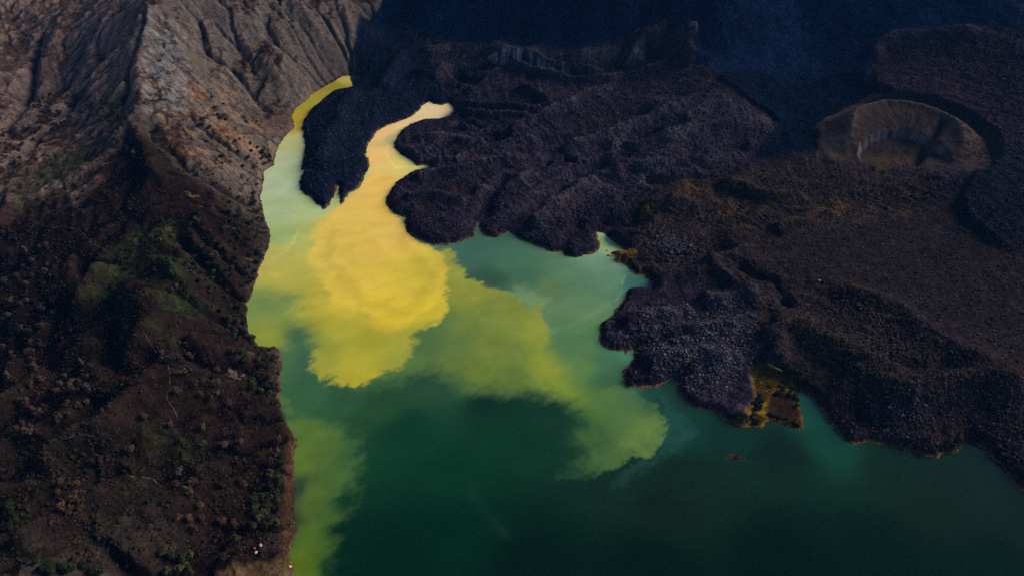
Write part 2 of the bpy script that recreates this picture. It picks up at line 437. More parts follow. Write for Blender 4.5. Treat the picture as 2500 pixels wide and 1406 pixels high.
# ------------------------------------------------------------------ lava: levees, trenches, flow fronts (photo pixel polylines, width m, height m)
FEAT = [
 ([(890, 110), (1000, 126), (1140, 120), (1270, 131), (1400, 140), (1530, 116), (1620, 72)], 15, 2.5), ([(1106, 259), (1196, 266), (1304, 274), (1360, 268)], 8, 5), ([(1262, 215), (1310, 236), (1345, 264)], 8, 6), ([(1110, 308), (1196, 322), (1236, 331)], 7, 4),
 ([(1297, 414), (1268, 450), (1214, 464), (1150, 470)], 9, 4), ([(1600, 360), (1700, 330), (1800, 310), (1890, 300)], 13, 4), ([(1620, 400), (1720, 370), (1830, 350)], 11, -4), ([(1540, 420), (1640, 395), (1740, 395)], 10, 4),
 ([(1000, 440), (1060, 430), (1130, 420), (1200, 400), (1290, 380)], 10, 5), ([(980, 490), (1060, 480), (1140, 500)], 10, 4), ([(1290, 560), (1330, 520), (1400, 480), (1470, 440)], 12, 6), ([(1000, 180), (1060, 190), (1090, 160)], 14, 5), ([(930, 230), (960, 170), (1000, 130)], 18, 6), ([(780, 420), (800, 350), (830, 280), (880, 220)], 20, 4),
 ([(1660, 300), (1720, 270), (1790, 255)], 10, 4), ([(1700, 720), (1760, 740), (1850, 720), (1900, 700)], 12, 5), ([(1560, 900), (1640, 880), (1720, 870), (1790, 890)], 10, 4), ([(1520, 800), (1600, 770), (1700, 760)], 10, 4),
 ([(1215, 165), (1290, 175), (1350, 195), (1430, 206), (1530, 196), (1640, 140)], 11, 7), ([(1130, 172), (1200, 158), (1260, 152), (1305, 172), (1400, 196), (1500, 190), (1590, 165)], 8, -9),
 ([(1190, 138), (1290, 143), (1330, 166), (1400, 178), (1480, 180)], 8, 6), ([(1100, 170), (1150, 190), (1180, 195)], 16, -9), ([(1060, 215), (1120, 205)], 10, -5),
 ([(1232, 331), (1282, 306), (1376, 266), (1430, 234), (1520, 205)], 8, 6), ([(1361, 374), (1484, 338), (1592, 291), (1693, 252)], 10, 6), ([(1300, 350), (1400, 330), (1500, 290), (1600, 260)], 14, -5),
 ([(1048, 400), (1110, 396), (1145, 372), (1200, 350)], 7, 4), ([(1060, 392), (1120, 380), (1180, 345), (1230, 340)], 7, -3),
 ([(1110, 300), (1160, 310), (1210, 328), (1240, 340)], 8, -5), ([(1120, 275), (1200, 285), (1300, 290)], 9, 4), ([(1000, 345), (1100, 335), (1200, 365)], 9, 3),
 ([(1170, 540), (1195, 480), (1250, 430)], 9, -6), ([(1241, 560), (1290, 520), (1330, 470), (1400, 430), (1500, 380)], 10, -6), ([(1372, 615), (1380, 570), (1420, 530)], 8, -4),
 ([(1330, 396), (1350, 400)], 5, -7), ([(1375, 388), (1412, 390)], 6, -9), ([(1530, 345), (1570, 330), (1620, 310)], 7, -8), ([(1515, 352), (1560, 358), (1640, 335), (1710, 300)], 8, 4),
 ([(1500, 340), (1495, 400), (1510, 450)], 10, 2.2), ([(1440, 570), (1480, 545), (1540, 540), (1570, 510)], 12, -5), ([(1560, 440), (1640, 440), (1720, 435)], 9, -5),
 ([(1740, 446), (1810, 465), (1870, 486), (1960, 478)], 9, 5), ([(1480, 566), (1550, 568), (1590, 545), (1570, 505)], 8, 3), ([(1620, 500), (1700, 520), (1800, 500)], 12, 4),
 ([(1590, 695), (1640, 680), (1700, 668), (1760, 640), (1850, 600)], 10, 5), ([(1600, 650), (1690, 620), (1800, 600)], 14, -4), ([(1548, 850), (1620, 818), (1700, 812)], 7, -4),
 ([(1630, 830), (1720, 805), (1800, 790)], 9, 3), ([(1870, 790), (1950, 800), (2040, 850), (2130, 895), (2230, 935)], 16, 5), ([(1870, 800), (1900, 860), (1890, 890)], 12, 5),
 ([(2000, 690), (2150, 735), (2250, 805), (2400, 880), (2520, 950)], 13, 3.2), ([(2050, 900), (2110, 950), (2200, 965), (2300, 940), (2400, 935), (2520, 980)], 14, 8), ([(2080, 915), (2120, 1000), (2100, 1040)], 10, -6),
 ([(2150, 880), (2250, 900), (2350, 900)], 12, -3), ([(1640, 60), (1570, 105), (1540, 165)], 12, 8), ([(1700, 60), (1660, 100), (1700, 150)], 18, 4), ([(1880, 560), (1950, 545), (2050, 520)], 10, 4),
 ([(1720, 640), (1790, 690), (1850, 760)], 8, 4), ([(1800, 640), (1880, 690), (1940, 760)], 9, -4), ([(2125, 160), (2140, 120), (2190, 95), (2280, 88), (2400, 75)], 14, 5),
]
Zl = B.astype(np.float32)
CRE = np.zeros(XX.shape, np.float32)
warpx = XX + 7 * fbm(XX, YY, 40, 3, 21); warpy = YY + 7 * fbm(XX, YY, 40, 3, 22)
for pts, w, h in FEAT:
    P = G2(pts)
    pa = np.array(P)
    m = (XX > pa[:, 0].min() - 4 * w) & (XX < pa[:, 0].max() + 4 * w) & (YY > pa[:, 1].min() - 4 * w) & (YY < pa[:, 1].max() + 4 * w)
    d, s, t = poly_dist(warpx[m], warpy[m], P)
    gk = np.exp(-(d / w) ** 2) * smooth(0, 0.12, t) * smooth(1, 0.88, t)
    Zl[m] += 2.3 * h * gk
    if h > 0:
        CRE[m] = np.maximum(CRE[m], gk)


def scarp(pts, w, h, fall):
    """land rises on the left of the polyline"""
    P = G2(pts); pa = np.array(P)
    m = (XX > pa[:, 0].min() - fall * 1.3) & (XX < pa[:, 0].max() + fall * 1.3) & (YY > pa[:, 1].min() - fall * 1.3) & (YY < pa[:, 1].max() + fall * 1.3)
    d, s, t = poly_dist(warpx[m], warpy[m], P)
    Zl[m] += h * np.where(s > 0, smooth(0, w, d) * np.exp(-d / fall), 0) * smooth(0, .1, t) * smooth(1, .9, t)


scarp([(2500, 640), (2400, 592), (2340, 545), (2318, 500), (2345, 470), (2372, 410), (2375, 350), (2340, 300), (2270, 255), (2180, 240), (2128, 215), (2124, 160)][::-1], 9, 10, 70)
scarp([(1560, 500), (1600, 535), (1560, 570), (1470, 572)], 6, 6, 40)
scarp([(1740, 445), (1640, 445), (1560, 500)], 8, 7, 50)
scarp([(1905, 310), (1905, 360), (1850, 385), (1740, 445)], 14, 8, 60)
scarp([(1735, 190), (1820, 245), (1905, 310)], 10, 8, 60)

# roughness of the blocky lava
low = smooth(0.0, 1.0, fbm(XX, YY, 60, 3, 30) * .5 + .5)
billow = np.abs(fbm(XX, YY, 14, 3, 31, gain=.55))
rough = 1.6 * (0.35 - billow) * (.4 + low) + 3.0 * fbm(XX, YY, 42, 3, 32)
rough += 1.3 * fbm(XX, YY, 9, 3, 34, gain=.7, ridge=True) + 1.2 * fbm(XX, YY, 3.4, 2, 35, gain=.9)
rough += 0.9 * (rng.random(XX.shape).astype(np.float32) - .5)
flowrip = fbm((XX * .93 + YY * .36) / 3.2, (-XX * .36 + YY * .93), 11, 3, 33)
def polar(u, v, seed):
    c = G2([(u, v)])[0]
    ax_, ay_ = XX - c[0] + 14 * n_a, YY - c[1] + 14 * n_b
    r_ = np.hypot(ax_, ay_); an = np.arctan2(ay_, ax_) * 420
    lines = fbm(an / 11, r_ / 95, 1.0, 3, seed, gain=.6, ridge=True)
    arcs = fbm(an / 150, r_ / 17, 1.0, 3, seed + 1, gain=.55, ridge=True)
    return lines, arcs


n_a = fbm(XX, YY, 80, 3, 36); n_b = fbm(XX, YY, 80, 3, 37)
l1, a1 = polar(1830, 120, 130)
l2, a2 = polar(2080, 640, 132)
wsel = smooth(-40, 40, XX - 0.35 * (YY - 700) - 210)
LIN = l1 * (1 - wsel) + l2 * wsel
ARC = a1 * (1 - wsel) + a2 * wsel
calm = smooth(-.35, .35, fbm(XX, YY, 110, 3, 38))
rough = rough * (.30 + .70 * calm) + 1.3 * LIN * (1 - .4 * calm) + 2.0 * ARC
softr = up6(smooth(-25, 25, sdf_poly(XX[sub], YY[sub], G2([(880, 30), (960, 70), (1100, 105), (1350, 140), (1500, 115), (1640, 40), (1720, 60), (1690, 140), (1740, 180), (1830, 245), (1905, 310), (1840, 380), (1890, 412), (2000, 372), (2050, 290), (2125, 232), (2120, 160), (2160, 105), (2280, 85), (2500, 70), (2560, -60), (900, -60)]))))
rough = rough * (1 - .62 * softr) + softr * 9 * fbm(XX, YY, 75, 4, 39)
ASH = sdf_poly(XX[sub], YY[sub], G2([(1900, 560), (2100, 500), (2300, 500), (2340, 560), (2420, 605), (2560, 650), (2600, 1000), (2400, 880), (2250, 800), (2130, 720), (1980, 680), (1850, 620)]))
ash = smooth(-25, 25, up6(ASH) + 14 * fbm(XX, YY, 60, 3, 40))
ra = 1 - 0.70 * ash
Zl += (rough + 1.9 * flowrip) * ra * smooth(4, 16, D) + 0.9 * ash * flowrip

# cinder cone with a breached crater
cc = np.array(G2([(2204, 352)])[0])
rx, ry = XX - cc[0], YY - cc[1]
wr = 7 * fbm(XX, YY, 45, 3, 50)
n2c = fbm(XX, YY, 25, 3, 56)
rr = np.hypot(rx, ry * 0.92) + wr
kf = smooth(-80, 60, ry + 0.28 * rx + 6 * n2c)
RR = 72.0
c2 = np.array(G2([(2206, 392)])[0])
rx2, ry2 = XX - c2[0], YY - c2[1]
rr2 = np.hypot(rx2, ry2) + 3 * fbm(XX, YY, 9, 2, 51) + .5 * wr
cliff = smooth(61, 55, rr2) * smooth(-25, 25, ry2 + .2 * rx2)
coneh = kf * np.where(rr > RR, 31 * smooth(RR + 46, RR - 8, rr), 29.2 - 3 * smooth(RR, RR - 16, rr) - .12 * (RR - rr)) - 10 * cliff
cm = smooth(RR + 48, RR + 38, rr) * smooth(-100, -45, ry + .28 * rx)
plane = float(base_h(cc[0], cc[1] - 20)) + (B - base_h(cc[0], cc[1])) * .55
Zl = Zl * (1 - cm) + (plane + coneh + 1.1 * fbm(XX, YY, 8, 4, 52, gain=.65) + .9 * fbm(np.arctan2(ry, rx) * 16, rr / 30, 1.0, 3, 58, ridge=True)) * cm
fis = G2([(2293, 316), (2272, 345), (2255, 368), (2232, 400)])
m = rr < 100
d, s, t = poly_dist(XX[m] + 2 * fbm(XX[m], YY[m], 10, 2, 53), YY[m], fis)
Zl[m] -= 10 * np.exp(-(d / 6.0) ** 2)
is_cone = (cm > .4)

# ------------------------------------------------------------------ put land and lake bed together
dl = D + (2.6 * fbm(XX, YY, 5.0, 3, 60, gain=.7) + 2.2 * fbm(XX, YY, 15, 2, 61)) * (1 - MT) + 2.6 * fbm(XX, YY, 11, 4, 62, gain=.6) * MT
isl = np.full(XX.shape, -999.0)
pa = np.array(ISLET)
m = (XX > pa[:, 0].min() - 20) & (XX < pa[:, 0].max() + 20) & (YY > pa[:, 1].min() - 20) & (YY < pa[:, 1].max() + 20)
isl[m] = sdf_poly(XX[m], YY[m], ISLET) + 0.8 * fbm(XX[m], YY[m], 3, 2, 63)
sat = np.clip
wob = 0.5 + 0.5 * fbm(XX, YY, 50, 2, 64)
marshp = up6(sdf_poly(XX[sub], YY[sub], G2([(1835, 900), (1870, 890), (1900, 905), (1950, 950), (1975, 960), (1950, 1000), (1968, 1040), (1940, 1046), (1880, 1020), (1866, 1046), (1800, 1035), (1830, 1000), (1850, 970)])))
marsh = smooth(-6, 3, marshp)
lav = 0.45 * sat(dl / 2.4, 0, 1) + np.maximum(Zl - 0.4, 1.2 + 2.2 * (1 - marsh) * wob) * smooth(1.2, 8.0, dl)
lav = lav * (1 - marsh) + marsh * (0.5 * sat(dl / 2.4, 0, 1) + 0.5 * wob + 0.25 * fbm(XX, YY, 4, 2, 65))
mtz = 0.35 * sat(dl / 3.0, 0, 1) + np.maximum(Zm, 0.5) * smooth(0.5, 7, dl)
land = lav * (1 - MT) + mtz * MT
Z = np.where(dl > 0, land, -0.38 * np.minimum(-dl, 24))
Z = np.where(isl > -6, np.maximum(Z, np.where(isl > 0, 0.25 * sat(isl, 0, 1) + 0.45 * smooth(.5, 4, isl), 0.3 * isl)), Z)
Z = Z.astype(np.float32)


def Hf(x, y):
    return fan_sample(Z, x, y)


def at(u, v):
    x, y = march(u, v, Hf)
    return x, y, Hf(x, y)


# ------------------------------------------------------------------ ground colours (albedo of what lies there; haze blue painted in on the flank)
n1 = fbm(XX, YY, 90, 4, 70); n2 = fbm(XX, YY, 28, 4, 71); n3 = fbm(XX, YY, 7, 3, 72)


def area(pts, soft, warp=18, sc=45, seed=80):
    a = sdf_poly(XX[sub], YY[sub], G2(pts))
    if sc >= 25:
        return smooth(-soft, soft, up6(a + warp * fbm(XX[sub], YY[sub], sc, 3, seed)) + .35 * warp * n3)
    return smooth(-soft, soft, up6(a) + warp * fbm(XX, YY, sc, 3, seed))


def C3(*c):
    return np.array(c, np.float32)


def mix(A, c, k):
    return A + (c - A) * k[..., None]


gz = np.gradient(Z, axis=0) / np.gradient(YY, axis=0)
gxz = np.gradient(Z, axis=1) / np.gradient(XX, axis=1)
slope = np.hypot(gz, gxz)

A = np.zeros(XX.shape + (3,), np.float32)
# caldera wall
M = np.zeros_like(A) + C3(.062, .043, .031)
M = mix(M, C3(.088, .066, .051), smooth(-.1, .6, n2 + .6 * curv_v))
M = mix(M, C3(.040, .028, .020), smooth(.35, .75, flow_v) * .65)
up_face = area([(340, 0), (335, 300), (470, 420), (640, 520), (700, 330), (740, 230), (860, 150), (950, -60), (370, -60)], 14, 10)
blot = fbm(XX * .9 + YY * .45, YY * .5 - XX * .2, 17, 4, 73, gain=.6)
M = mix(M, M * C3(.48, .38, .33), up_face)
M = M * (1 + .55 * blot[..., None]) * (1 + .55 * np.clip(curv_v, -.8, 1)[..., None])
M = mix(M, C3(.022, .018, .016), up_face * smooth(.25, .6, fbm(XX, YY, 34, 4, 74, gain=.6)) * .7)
rust = area([(430, 210), (560, 200), (640, 300), (690, 330), (640, 440), (600, 470), (470, 400), (380, 310)], 22, 36, 30, 81)
M = mix(M, C3(.155, .066, .024), rust * smooth(-.05, .45, n2 + .5 * n3))
M = mix(M, C3(.17, .10, .035), rust * smooth(.25, .6, fbm(XX * .8 + YY * .5, YY * .4, 9, 3, 83)) * .8)
grey = area([(345, 40), (420, 60), (470, 190), (470, 290), (400, 290), (345, 300), (335, 150)], 14, 22, 30, 82)
M = mix(M, C3(.115, .108, .105), grey * smooth(-.25, .35, n3 + .4 * n2))
M = mix(M, C3(.125, .105, .09), smooth(.55, .95, slope) * .45)
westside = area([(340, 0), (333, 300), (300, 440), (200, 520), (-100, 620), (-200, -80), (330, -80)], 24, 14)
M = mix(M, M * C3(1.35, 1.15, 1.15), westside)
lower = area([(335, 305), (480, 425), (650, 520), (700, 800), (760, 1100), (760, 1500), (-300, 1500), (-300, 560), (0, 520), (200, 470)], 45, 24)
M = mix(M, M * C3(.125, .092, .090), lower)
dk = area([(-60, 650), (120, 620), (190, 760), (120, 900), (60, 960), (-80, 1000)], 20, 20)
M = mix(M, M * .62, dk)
dk2 = area([(300, 520), (420, 430), (560, 520), (620, 560), (600, 640), (480, 560), (380, 600)], 16, 24, 30, 84)
M = mix(M, M * .75, dk2)
for pts, k in (([(0, 470), (120, 400), (260, 330), (330, 300), (240, 420), (130, 460), (60, 520)], .8), ([(240, 640), (330, 560), (400, 560), (470, 650), (480, 760), (400, 820), (300, 780), (240, 720)], .75),
               ([(400, 1080), (480, 1070), (540, 1120), (480, 1150), (410, 1140)], .7), ([(40, 1130), (140, 1110), (200, 1140), (100, 1190)], .7), ([(210, 240), (300, 230), (330, 300), (230, 320)], .6), ([(360, 1190), (430, 1180), (460, 1210), (380, 1230)], .6)):
    g = area(pts, 14, 22, 26, 85)
    M = mix(M, C3(.020, .026, .009) * (1 + .5 * n3[..., None]), g * k * smooth(-.5, .3, n2))
# burnt orange streaks in the dark slope above the lake
strk = area([(420, 480), (600, 470), (640, 560), (600, 680), (450, 660), (400, 560)], 16, 16)
M = mix(M, C3(.15, .075, .026), strk * smooth(.42, .66, fbm(XX * .35 + YY * .5, YY * 1.0 - XX * .5, 9, 3, 86)) * .85)
pale = area([(543, 905), (560, 897), (585, 905), (622, 925), (618, 932), (575, 918), (548, 914)], 2.5, 2, 8, 87)
M = mix(M, C3(.085, .06, .045), pale)
hump = area([(330, 1250), (400, 1230), (430, 1330), (300, 1380), (160, 1380)], 20, 18)
M = mix(M, C3(.034, .025, .022), hump * .45)
beach = area([(697, 1100), (712, 1060), (735, 1070), (728, 1130), (730, 1300), (728, 1420), (650, 1420), (684, 1340), (690, 1200)], 3.0, 2.0, 9, 88)
M = mix(M, C3(.052, .026, .013), beach)
point = area([(540, 1398), (640, 1375), (700, 1355), (712, 1360), (724, 1385), (722, 1420), (520, 1430)], 3, 4, 9, 89)
M = mix(M, C3(.065, .040, .018) * (1 + .6 * n3[..., None]), point)
M = mix(M, C3(.12, .075, .04), smooth(2.6, .9, dl) * smooth(-.2, .3, n3) * .75)
scree = area([(640, 290), (720, 262), (716, 312), (690, 338), (640, 320)], 8, 8)
M = mix(M, C3(.085, .052, .042), scree * .8)

# lava
Lc = np.zeros_like(A) + C3(.0118, .0092, .0145)
crest = smooth(.05, .42, .35 - billow + .25 * n2)
Lc = mix(Lc, C3(.028, .0235, .0325), crest * smooth(-.45, .35, n1))
Lc = mix(Lc, C3(.020, .013, .011), smooth(.1, .6, fbm(XX, YY, 40, 3, 90)) * .6)
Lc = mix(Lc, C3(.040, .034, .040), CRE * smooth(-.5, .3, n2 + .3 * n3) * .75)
Lc = Lc * (1 + .25 * flowrip[..., None] + .20 * LIN[..., None] + .25 * ARC[..., None])
bigv = area([(1480, 330), (1700, 250), (1760, 200), (1900, 310), (1850, 380), (1740, 440), (1560, 480), (1480, 420)], 20, 25, 40, 102)
Lc = mix(Lc, C3(.032, .0275, .034), bigv * smooth(-.6, .5, n2) * .6)
Lc = Lc * C3(1.14, 1.06, 1.10)
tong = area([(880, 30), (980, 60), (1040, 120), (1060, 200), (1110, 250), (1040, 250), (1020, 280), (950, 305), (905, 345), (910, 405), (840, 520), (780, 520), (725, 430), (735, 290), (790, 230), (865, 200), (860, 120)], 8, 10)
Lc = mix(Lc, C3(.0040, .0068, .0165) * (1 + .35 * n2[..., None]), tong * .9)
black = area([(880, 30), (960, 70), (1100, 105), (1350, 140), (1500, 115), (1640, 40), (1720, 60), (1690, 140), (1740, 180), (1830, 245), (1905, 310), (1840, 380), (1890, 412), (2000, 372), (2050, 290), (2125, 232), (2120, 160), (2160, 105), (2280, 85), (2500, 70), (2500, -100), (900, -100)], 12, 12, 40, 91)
Lc = mix(Lc, C3(.0030, .0092, .0280) * (1 + .5 * n2[..., None]), black * .92)  # far haze painted as blue into the dark lava colour
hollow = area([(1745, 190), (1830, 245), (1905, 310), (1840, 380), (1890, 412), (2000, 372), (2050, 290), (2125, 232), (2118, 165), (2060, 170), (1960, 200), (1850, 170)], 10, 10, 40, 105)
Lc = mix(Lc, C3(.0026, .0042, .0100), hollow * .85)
oldl = area([(1560, 500), (1650, 445), (1750, 445), (1900, 400), (2000, 375), (2400, 470), (2600, 600), (2600, 1300), (2350, 1110), (2060, 1070), (1980, 960), (1900, 900), (1870, 800), (1800, 700), (1600, 690), (1540, 660), (1500, 580)], 14, 16, 40, 92)
Lc = mix(Lc, C3(.0225, .0145, .0125) * (1 + .45 * n2[..., None]), oldl * .85)
Lc = mix(Lc, C3(.0200, .0138, .0142) * (1 + .25 * flowrip[..., None]), ash * .85)
rust2 = area([(1650, 440), (1760, 440), (1900, 470), (2000, 480), (2250, 470), (2250, 520), (1950, 560), (1800, 560), (1680, 500)], 18, 30, 30, 93)
Lc = mix(Lc, C3(.070, .040, .013), rust2 * smooth(.0, .5, n2 + .5 * n3) * .8)
rust3 = area([(2000, 690), (2080, 690), (2150, 720), (2200, 790), (2120, 770), (2020, 720)], 14, 18, 30, 94)
Lc = mix(Lc, C3(.050, .030, .012), rust3 * smooth(-.1, .4, n2 + .4 * n3) * .8)
rust4 = area([(1920, 780), (2000, 790), (2120, 860), (2160, 900), (2060, 900), (1950, 840)], 12, 16, 25, 95)
Lc = mix(Lc, C3(.040, .022, .014), rust4 * smooth(-.1, .45, n2 + .3 * n3) * .8)
white = area([(1620, 730), (1850, 700), (1900, 740), (1860, 900), (1740, 1000), (1660, 960), (1530, 930), (1480, 830), (1500, 770)], 25, 20)
spk = (rng.random(XX.shape) > .90).astype(np.float32)
Lc = mix(Lc, C3(.105, .100, .112), spk * white * smooth(-.5, .25, n2) * .85)
white2 = area([(1600, 560), (1700, 590), (1760, 615), (1640, 630), (1560, 600)], 12, 16)
Lc = mix(Lc, C3(.10, .095, .105), spk * white2 * .7)
Lc = mix(Lc, C3(.07, .066, .075), (rng.random(XX.shape) > .965).astype(np.float32) * .7 * (1 - .75 * tong) * (1 - .75 * black) * (1 - .7 * ash))
wall = area([(1190, 140), (1250, 137), (1300, 150), (1340, 172), (1395, 180), (1390, 194), (1330, 190), (1290, 163), (1200, 150)], 4, 4, 12, 96)
Lc = mix(Lc, C3(.26, .245, .28), wall * smooth(-.1, .35, fbm(XX, YY * .3, 5, 3, 103) + .15))
for pts in ([(1545, 90), (1590, 78), (1600, 90), (1560, 100)], [(1550, 140), (1580, 132), (1572, 150), (1540, 170), (1530, 160)], [(1680, 60), (1705, 62), (1700, 85), (1680, 100)]):
    Lc = mix(Lc, C3(.13, .11, .12), area(pts, 4, 5, 10, 97) * smooth(-.1, .4, n3 + .2))
redd = area([(2120, 120), (2280, 90), (2480, 90), (2520, 300), (2450, 350), (2300, 260), (2140, 215)], 14, 16)
Lc = mix(Lc, C3(.0185, .0105, .0150) * (1 + .5 * n3[..., None]), redd * .7)
blu = area([(2330, 470), (2420, 400), (2600, 380), (2600, 660), (2400, 590), (2335, 545)], 8, 8)
Lc = mix(Lc, C3(.0085, .0080, .0140) * (1 + .5 * n3[..., None]), blu * .85)
conem = smooth(RR + 46, RR + 38, rr + 5 * n2c) * smooth(-95, -30, ry + .28 * rx + 14 * n2c) * .92
cono = C3(.056, .038, .031)
Lc = mix(Lc, cono * (1 + .3 * n2[..., None]), conem)
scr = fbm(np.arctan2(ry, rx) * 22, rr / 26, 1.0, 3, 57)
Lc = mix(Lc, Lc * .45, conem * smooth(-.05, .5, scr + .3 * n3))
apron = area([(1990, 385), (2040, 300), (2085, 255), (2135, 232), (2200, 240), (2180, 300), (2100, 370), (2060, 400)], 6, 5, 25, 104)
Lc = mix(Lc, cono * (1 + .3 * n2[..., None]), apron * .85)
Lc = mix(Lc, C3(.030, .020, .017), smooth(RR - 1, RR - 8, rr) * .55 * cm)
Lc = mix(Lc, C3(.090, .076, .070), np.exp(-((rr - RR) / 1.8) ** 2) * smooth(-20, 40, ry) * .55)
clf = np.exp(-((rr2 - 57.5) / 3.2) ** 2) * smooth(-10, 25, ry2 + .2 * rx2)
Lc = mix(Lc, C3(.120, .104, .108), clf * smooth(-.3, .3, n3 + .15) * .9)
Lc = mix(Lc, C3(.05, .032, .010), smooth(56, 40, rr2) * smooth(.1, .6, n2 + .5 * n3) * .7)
# ochre rim of the lava shores, pale pebble line
rim = smooth(3.4, 1.2, dl) * smooth(-.35, .15, fbm(XX, YY, 26, 3, 98) + .15) * (dl > 0)
Lc = mix(Lc, C3(.17, .092, .030), rim * (.55 + .45 * smooth(-.3, .3, n3)))
Lc = mix(Lc, C3(.15, .085, .010) * (1 + .5 * n3[..., None]), marsh * smooth(-.5, .1, n2 + .45))
mland = area([(1873, 975), (1900, 940), (1935, 950), (1952, 1000), (1965, 1040), (1935, 1043), (1878, 1010)], 3, 2, 9, 99)
Lc = mix(Lc, C3(.028, .015, .010), mland)
spit = area([(1466, 568), (1480, 572), (1530, 605), (1560, 625), (1540, 634), (1505, 645), (1480, 630), (1474, 608)], 3, 2, 8, 100)
Lc = mix(Lc, C3(.20, .11, .020) * (1 + .6 * n3[..., None]), spit * smooth(-.35, .2, n3 + .15))
seep = area([(1562, 506), (1580, 503), (1590, 520), (1582, 532), (1568, 528)], 2.5, 2, 8, 101)
Lc = mix(Lc, C3(.16, .085, .008), seep)
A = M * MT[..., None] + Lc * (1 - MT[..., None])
A = np.where((isl > -1)[..., None], C3(.036, .026, .012) * (1 + .5 * n3[..., None]), A)
A = np.clip(A, .002, .9)

# ------------------------------------------------------------------ mesh builders
def mesh_from(name, V, Fq, smooth_shade=True, col=None, mat=None):
    me = bpy.data.meshes.new(name)
    V = np.asarray(V, np.float32); Fq = np.asarray(Fq, np.int32)
    k = Fq.shape[1]
    me.vertices.add(len(V)); me.vertices.foreach_set('co', V.ravel())
    me.loops.add(Fq.size); me.loops.foreach_set('vertex_index', Fq.ravel())
    me.polygons.add(len(Fq)); me.polygons.foreach_set('loop_start', np.arange(0, Fq.size, k, dtype=np.int32))
    if hasattr(me.polygons[0], 'loop_total'):
        try:
            me.polygons.foreach_set('loop_total', np.full(len(Fq), k, np.int32))
        except Exception:
            pass
    me.polygons.foreach_set('use_smooth', np.full(len(Fq), smooth_shade, bool))
    if col is not None:
        at_ = me.color_attributes.new('albedo', 'FLOAT_COLOR', 'POINT')
        c4 = np.ones((len(V), 4), np.float32); c4[:, :3] = col
        at_.data.foreach_set('color', c4.ravel())
    me.update(calc_edges=True)
    if mat:
        me.materials.append(mat)
    return me


def link(name, me, parent=None, **props):
    o = bpy.data.objects.new(name, me)
    COL.objects.link(o)
    if parent is not None:
        o.parent = parent
    for k, v in props.items():
        o[k] = v
    return o


def nodes(name):
    m = bpy.data.materials.new(name)
    m.use_nodes = True
    nt = m.node_tree
    return m, nt, nt.nodes['Principled BSDF'], nt.links


def ground_mat(name, scales, contrast, bump, bdist, rough=0.95):
    m, nt, b, lk = nodes(name)
    at_ = nt.nodes.new('ShaderNodeAttribute'); at_.attribute_name = 'albedo'
    geo = nt.nodes.new('ShaderNodeNewGeometry')
    cur = at_.outputs['Color']; hs = None
    for i, sc in enumerate(scales):
        n = nt.nodes.new('ShaderNodeTexNoise'); n.inputs['Scale'].default_value = 1.0 / sc
        n.inputs['Detail'].default_value = 4; n.inputs['Roughness'].default_value = .65
        lk.new(geo.outputs['Position'], n.inputs['Vector'])
        mr = nt.nodes.new('ShaderNodeMapRange')
        mr.inputs[1].default_value = .3; mr.inputs[2].default_value = .7
        mr.inputs[3].default_value = 1 - contrast; mr.inputs[4].default_value = 1 + contrast
        lk.new(n.outputs[0], mr.inputs[0])
        vm = nt.nodes.new('ShaderNodeVectorMath'); vm.operation = 'SCALE'
        lk.new(cur, vm.inputs[0]); lk.new(mr.outputs[0], vm.inputs['Scale'])
        cur = vm.outputs[0]
        if i == 0:
            hs = n.outputs[0]
    lk.new(cur, b.inputs['Base Color'])
    b.inputs['Roughness'].default_value = rough
    b.inputs['Specular IOR Level'].default_value = 0.0
    bp = nt.nodes.new('ShaderNodeBump'); bp.inputs['Strength'].default_value = bump; bp.inputs['Distance'].default_value = bdist
    lk.new(hs, bp.inputs['Height']); lk.new(bp.outputs[0], b.inputs['Normal'])
    return m


MAT_SLOPE = ground_mat('slope_soil', (2.4, 9.0), .45, .9, 1.3)
MAT_LAVA = ground_mat('lava_rock', (1.8, 6.0), .55, 1.0, 1.8)
MAT_ASH = ground_mat('cinder_ash', (1.5, 9.0), .25, .5, .6)

# ------------------------------------------------------------------ terrain objects
fl_pts = G2([(880, 30), (960, 70), (1100, 105), (1350, 140), (1500, 115), (1640, 40), (1720, 60), (1690, 140), (1740, 180), (1830, 245), (1905, 310), (1840, 380), (1890, 412), (2000, 372), (2050, 290), (2125, 232), (2120, 160), (2160, 105), (2280, 85), (2500, 70)])
FLANK = up6(sdf_poly(XX[sub], YY[sub], fl_pts + [(2600, 1500), (2600, 3100), (-600, 3100), (-330, 2000)]))
TONGUE = up6(sdf_poly(XX[sub], YY[sub], G2([(880, 30), (960, 70), (1060, 110), (1110, 180), (1110, 252), (1040, 250), (1015, 275), (945, 312), (900, 345), (912, 405), (860, 480), (840, 530), (780, 530), (715, 440), (722, 300), (790, 220), (862, 190), (862, 120)])))
OLD = up6(sdf_poly(XX[sub], YY[sub], G2([(1463, 569), (1560, 570), (1600, 535), (1560, 500), (1650, 445), (1750, 445), (1890, 412), (2000, 372), (2060, 290), (2128, 215), (2120, 150), (2290, 80), (2560, 60), (2800, 700)]) + [(2600, 300), (800, 100), (120, 330)]))
reg = np.full(XX.shape, 2, np.int8)
reg[OLD > 0] = 5
reg[TONGUE > 0] = 1
reg[FLANK > 0] = 3
reg[is_cone] = 4
reg[is_m] = 0
reg[isl > -3] = 6
idx = np.arange(NR * NC).reshape(NR, NC)
quads = np.stack([idx[:-1, :-1], idx[:-1, 1:], idx[1:, 1:], idx[1:, :-1]], -1).reshape(-1, 4)
zf = Z.ravel()
zmax = zf[quads].max(1)
qreg = reg.ravel()[quads[:, 0]]
cent_ok = zmax > -1.6
VALL = np.stack([XX.ravel(), YY.ravel(), zf], -1).astype(np.float32)
AALL = A.reshape(-1, 3)
